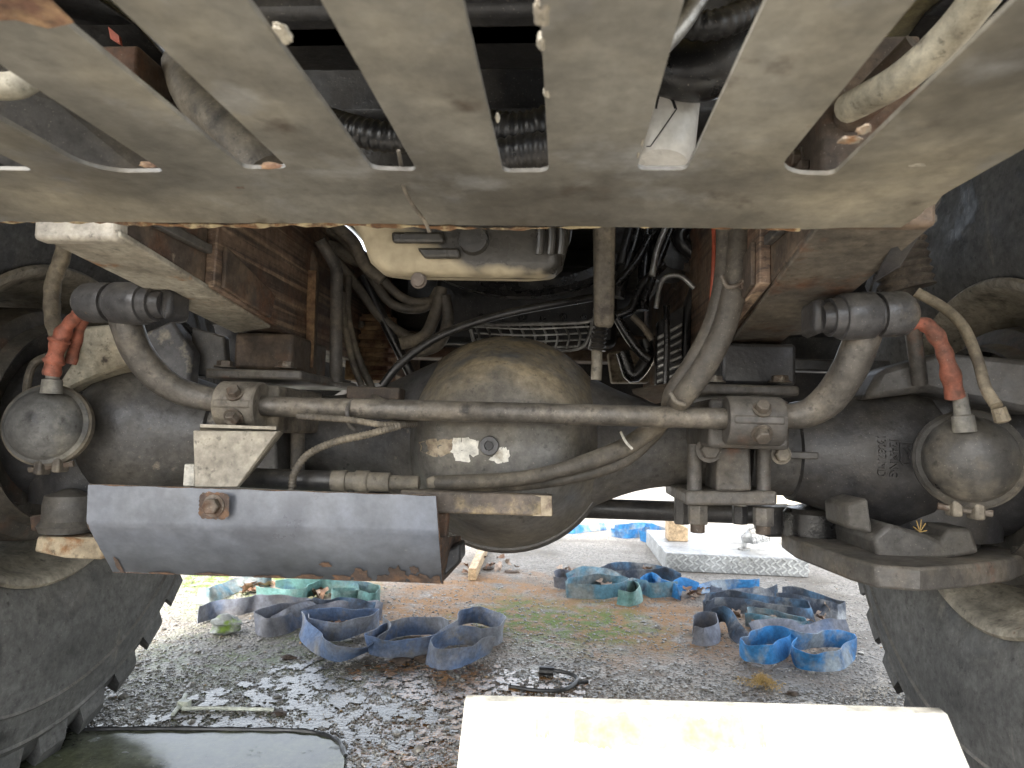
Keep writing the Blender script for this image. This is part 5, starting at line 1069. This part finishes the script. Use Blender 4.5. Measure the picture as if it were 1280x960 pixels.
# shallow water films with ragged edges and stones standing out of them
from mathutils import noise as mnoise
mat('water_clear', (.06, .05, .035), .06, 0, [((.11, .085, .05), 20, .55, .1, .16)], .35, 90, dust=0, bdist=.005)
mat('water_rust', (.15, .072, .022), .07, 0, [((.24, .12, .035), 16, .52, .1), ((.06, .035, .015), 30, .58, .08)], .30, 70, dust=0, bdist=.006)
def puddle(poly, m, label, thr, sc, z=.0034, cell=.0035):
    pp = [G(*q) for q in poly]; lp = [(q.x, q.y) for q in pp]
    x0, x1 = min(q[0] for q in lp), max(q[0] for q in lp); y0, y1 = min(q[1] for q in lp), max(q[1] for q in lp)
    cx_, cy_ = (x0+x1)/2, (y0+y1)/2
    def inside(x, y):
        c = False; j = len(lp)-1
        for i in range(len(lp)):
            if (lp[i][1] > y) != (lp[j][1] > y) and x < (lp[j][0]-lp[i][0])*(y-lp[i][1])/(lp[j][1]-lp[i][1])+lp[i][0]: c = not c
            j = i
        return c
    nx_, ny_ = int((x1-x0)/cell), int((y1-y0)/cell); idx = {}; b = MB(); r_ = random.Random(9)
    def vid(i, j):
        if (i, j) not in idx:
            idx[(i, j)] = len(b.v); b.v.append(V((x0+(i+r_.uniform(-.35, .35))*cell, y0+(j+r_.uniform(-.35, .35))*cell, z)))
        return idx[(i, j)]
    for i in range(nx_):
        for j in range(ny_):
            x, y = x0+(i+.5)*cell, y0+(j+.5)*cell
            if not inside(x, y): continue
            e = max(abs(x-cx_)/(x1-x0), abs(y-cy_)/(y1-y0))*2
            v = mnoise.fractal(V((x*sc, y*sc*.8, .3)), .8, 2.0, 5)-.55*max(0, e-.55)
            if v > thr: b.f.append([vid(i, j), vid(i+1, j), vid(i+1, j+1), vid(i, j+1)])
    o = b.build('puddle', m); o['kind'] = 'structure'; o['label'] = label
puddle([(290, 850), (400, 822), (480, 835), (560, 880), (640, 910), (590, 975), (432, 975), (435, 932), (395, 914), (110, 912), (220, 880)], 'water_clear', 'bright reflecting water film on the gravel beside the steel sheet', .05, 30, .0029)
puddle([(430, 838), (520, 822), (640, 835), (740, 850), (720, 890), (640, 930), (540, 975), (470, 960), (560, 890), (450, 860)], 'water_rust', 'rust brown puddle in front of the looped straps', .0, 60, .0036)

# gravel: loose pebbles too many to count, joined
def pebbles():
    rnd = random.Random(21); b = MB(); base = []
    for s_ in range(6):
        bm = bmesh.new(); bmesh.ops.create_icosphere(bm, subdivisions=1, radius=1); r_ = random.Random(s_)
        vs_ = [V((v.co.x*r_.uniform(.7, 1.2), v.co.y*r_.uniform(.7, 1.2), v.co.z*r_.uniform(.5, .8))) for v in bm.verts]
        bm.verts.index_update(); base.append((vs_, [[v.index for v in f.verts] for f in bm.faces])); bm.free()
    for i in range(22000):
        px, py = rnd.uniform(40, 1150), 700+rnd.random()**.8*260
        q = G(px, py)
        if q.y > 3.2: continue
        r = rnd.choice([.0018, .0022, .0026, .003, .0036, .0045])*rnd.uniform(.8, 1.3)
        if rnd.random() < .012: r *= 2.2
        vs_, fs = base[rnd.randrange(6)]; a = rnd.uniform(0, 6.3); ca, sa_ = math.cos(a), math.sin(a)
        b._add([q+V((v.x*ca-v.y*sa_, v.x*sa_+v.y*ca, v.z+.25))*r for v in vs_], fs)
    o = b.build('gravel', 'pebble'); o['kind'] = 'stuff'; o['label'] = 'loose small pebbles scattered over the wet ground'; o['category'] = 'gravel'
pebbles()
# crumbs of soil
for i, (px, py, r) in enumerate([(362, 823, .022), (500, 828, .03), (530, 826, .035), (470, 815, .02), (350, 893, .018), (585, 815, .03), (610, 712, .03), (640, 716, .03), (575, 790, .03), (990, 868, .02)]):
    q = G(px, py); o = lump(q+V((0, 0, r*.1)), r*.6, 'soil_clod', 'soil', None, (1.5, 1, .45), 30+i); o['label'] = 'dark crumbly soil clod lying among the straps and gravel'; o['category'] = 'soil'; o['group'] = 'soil clods on the ground'
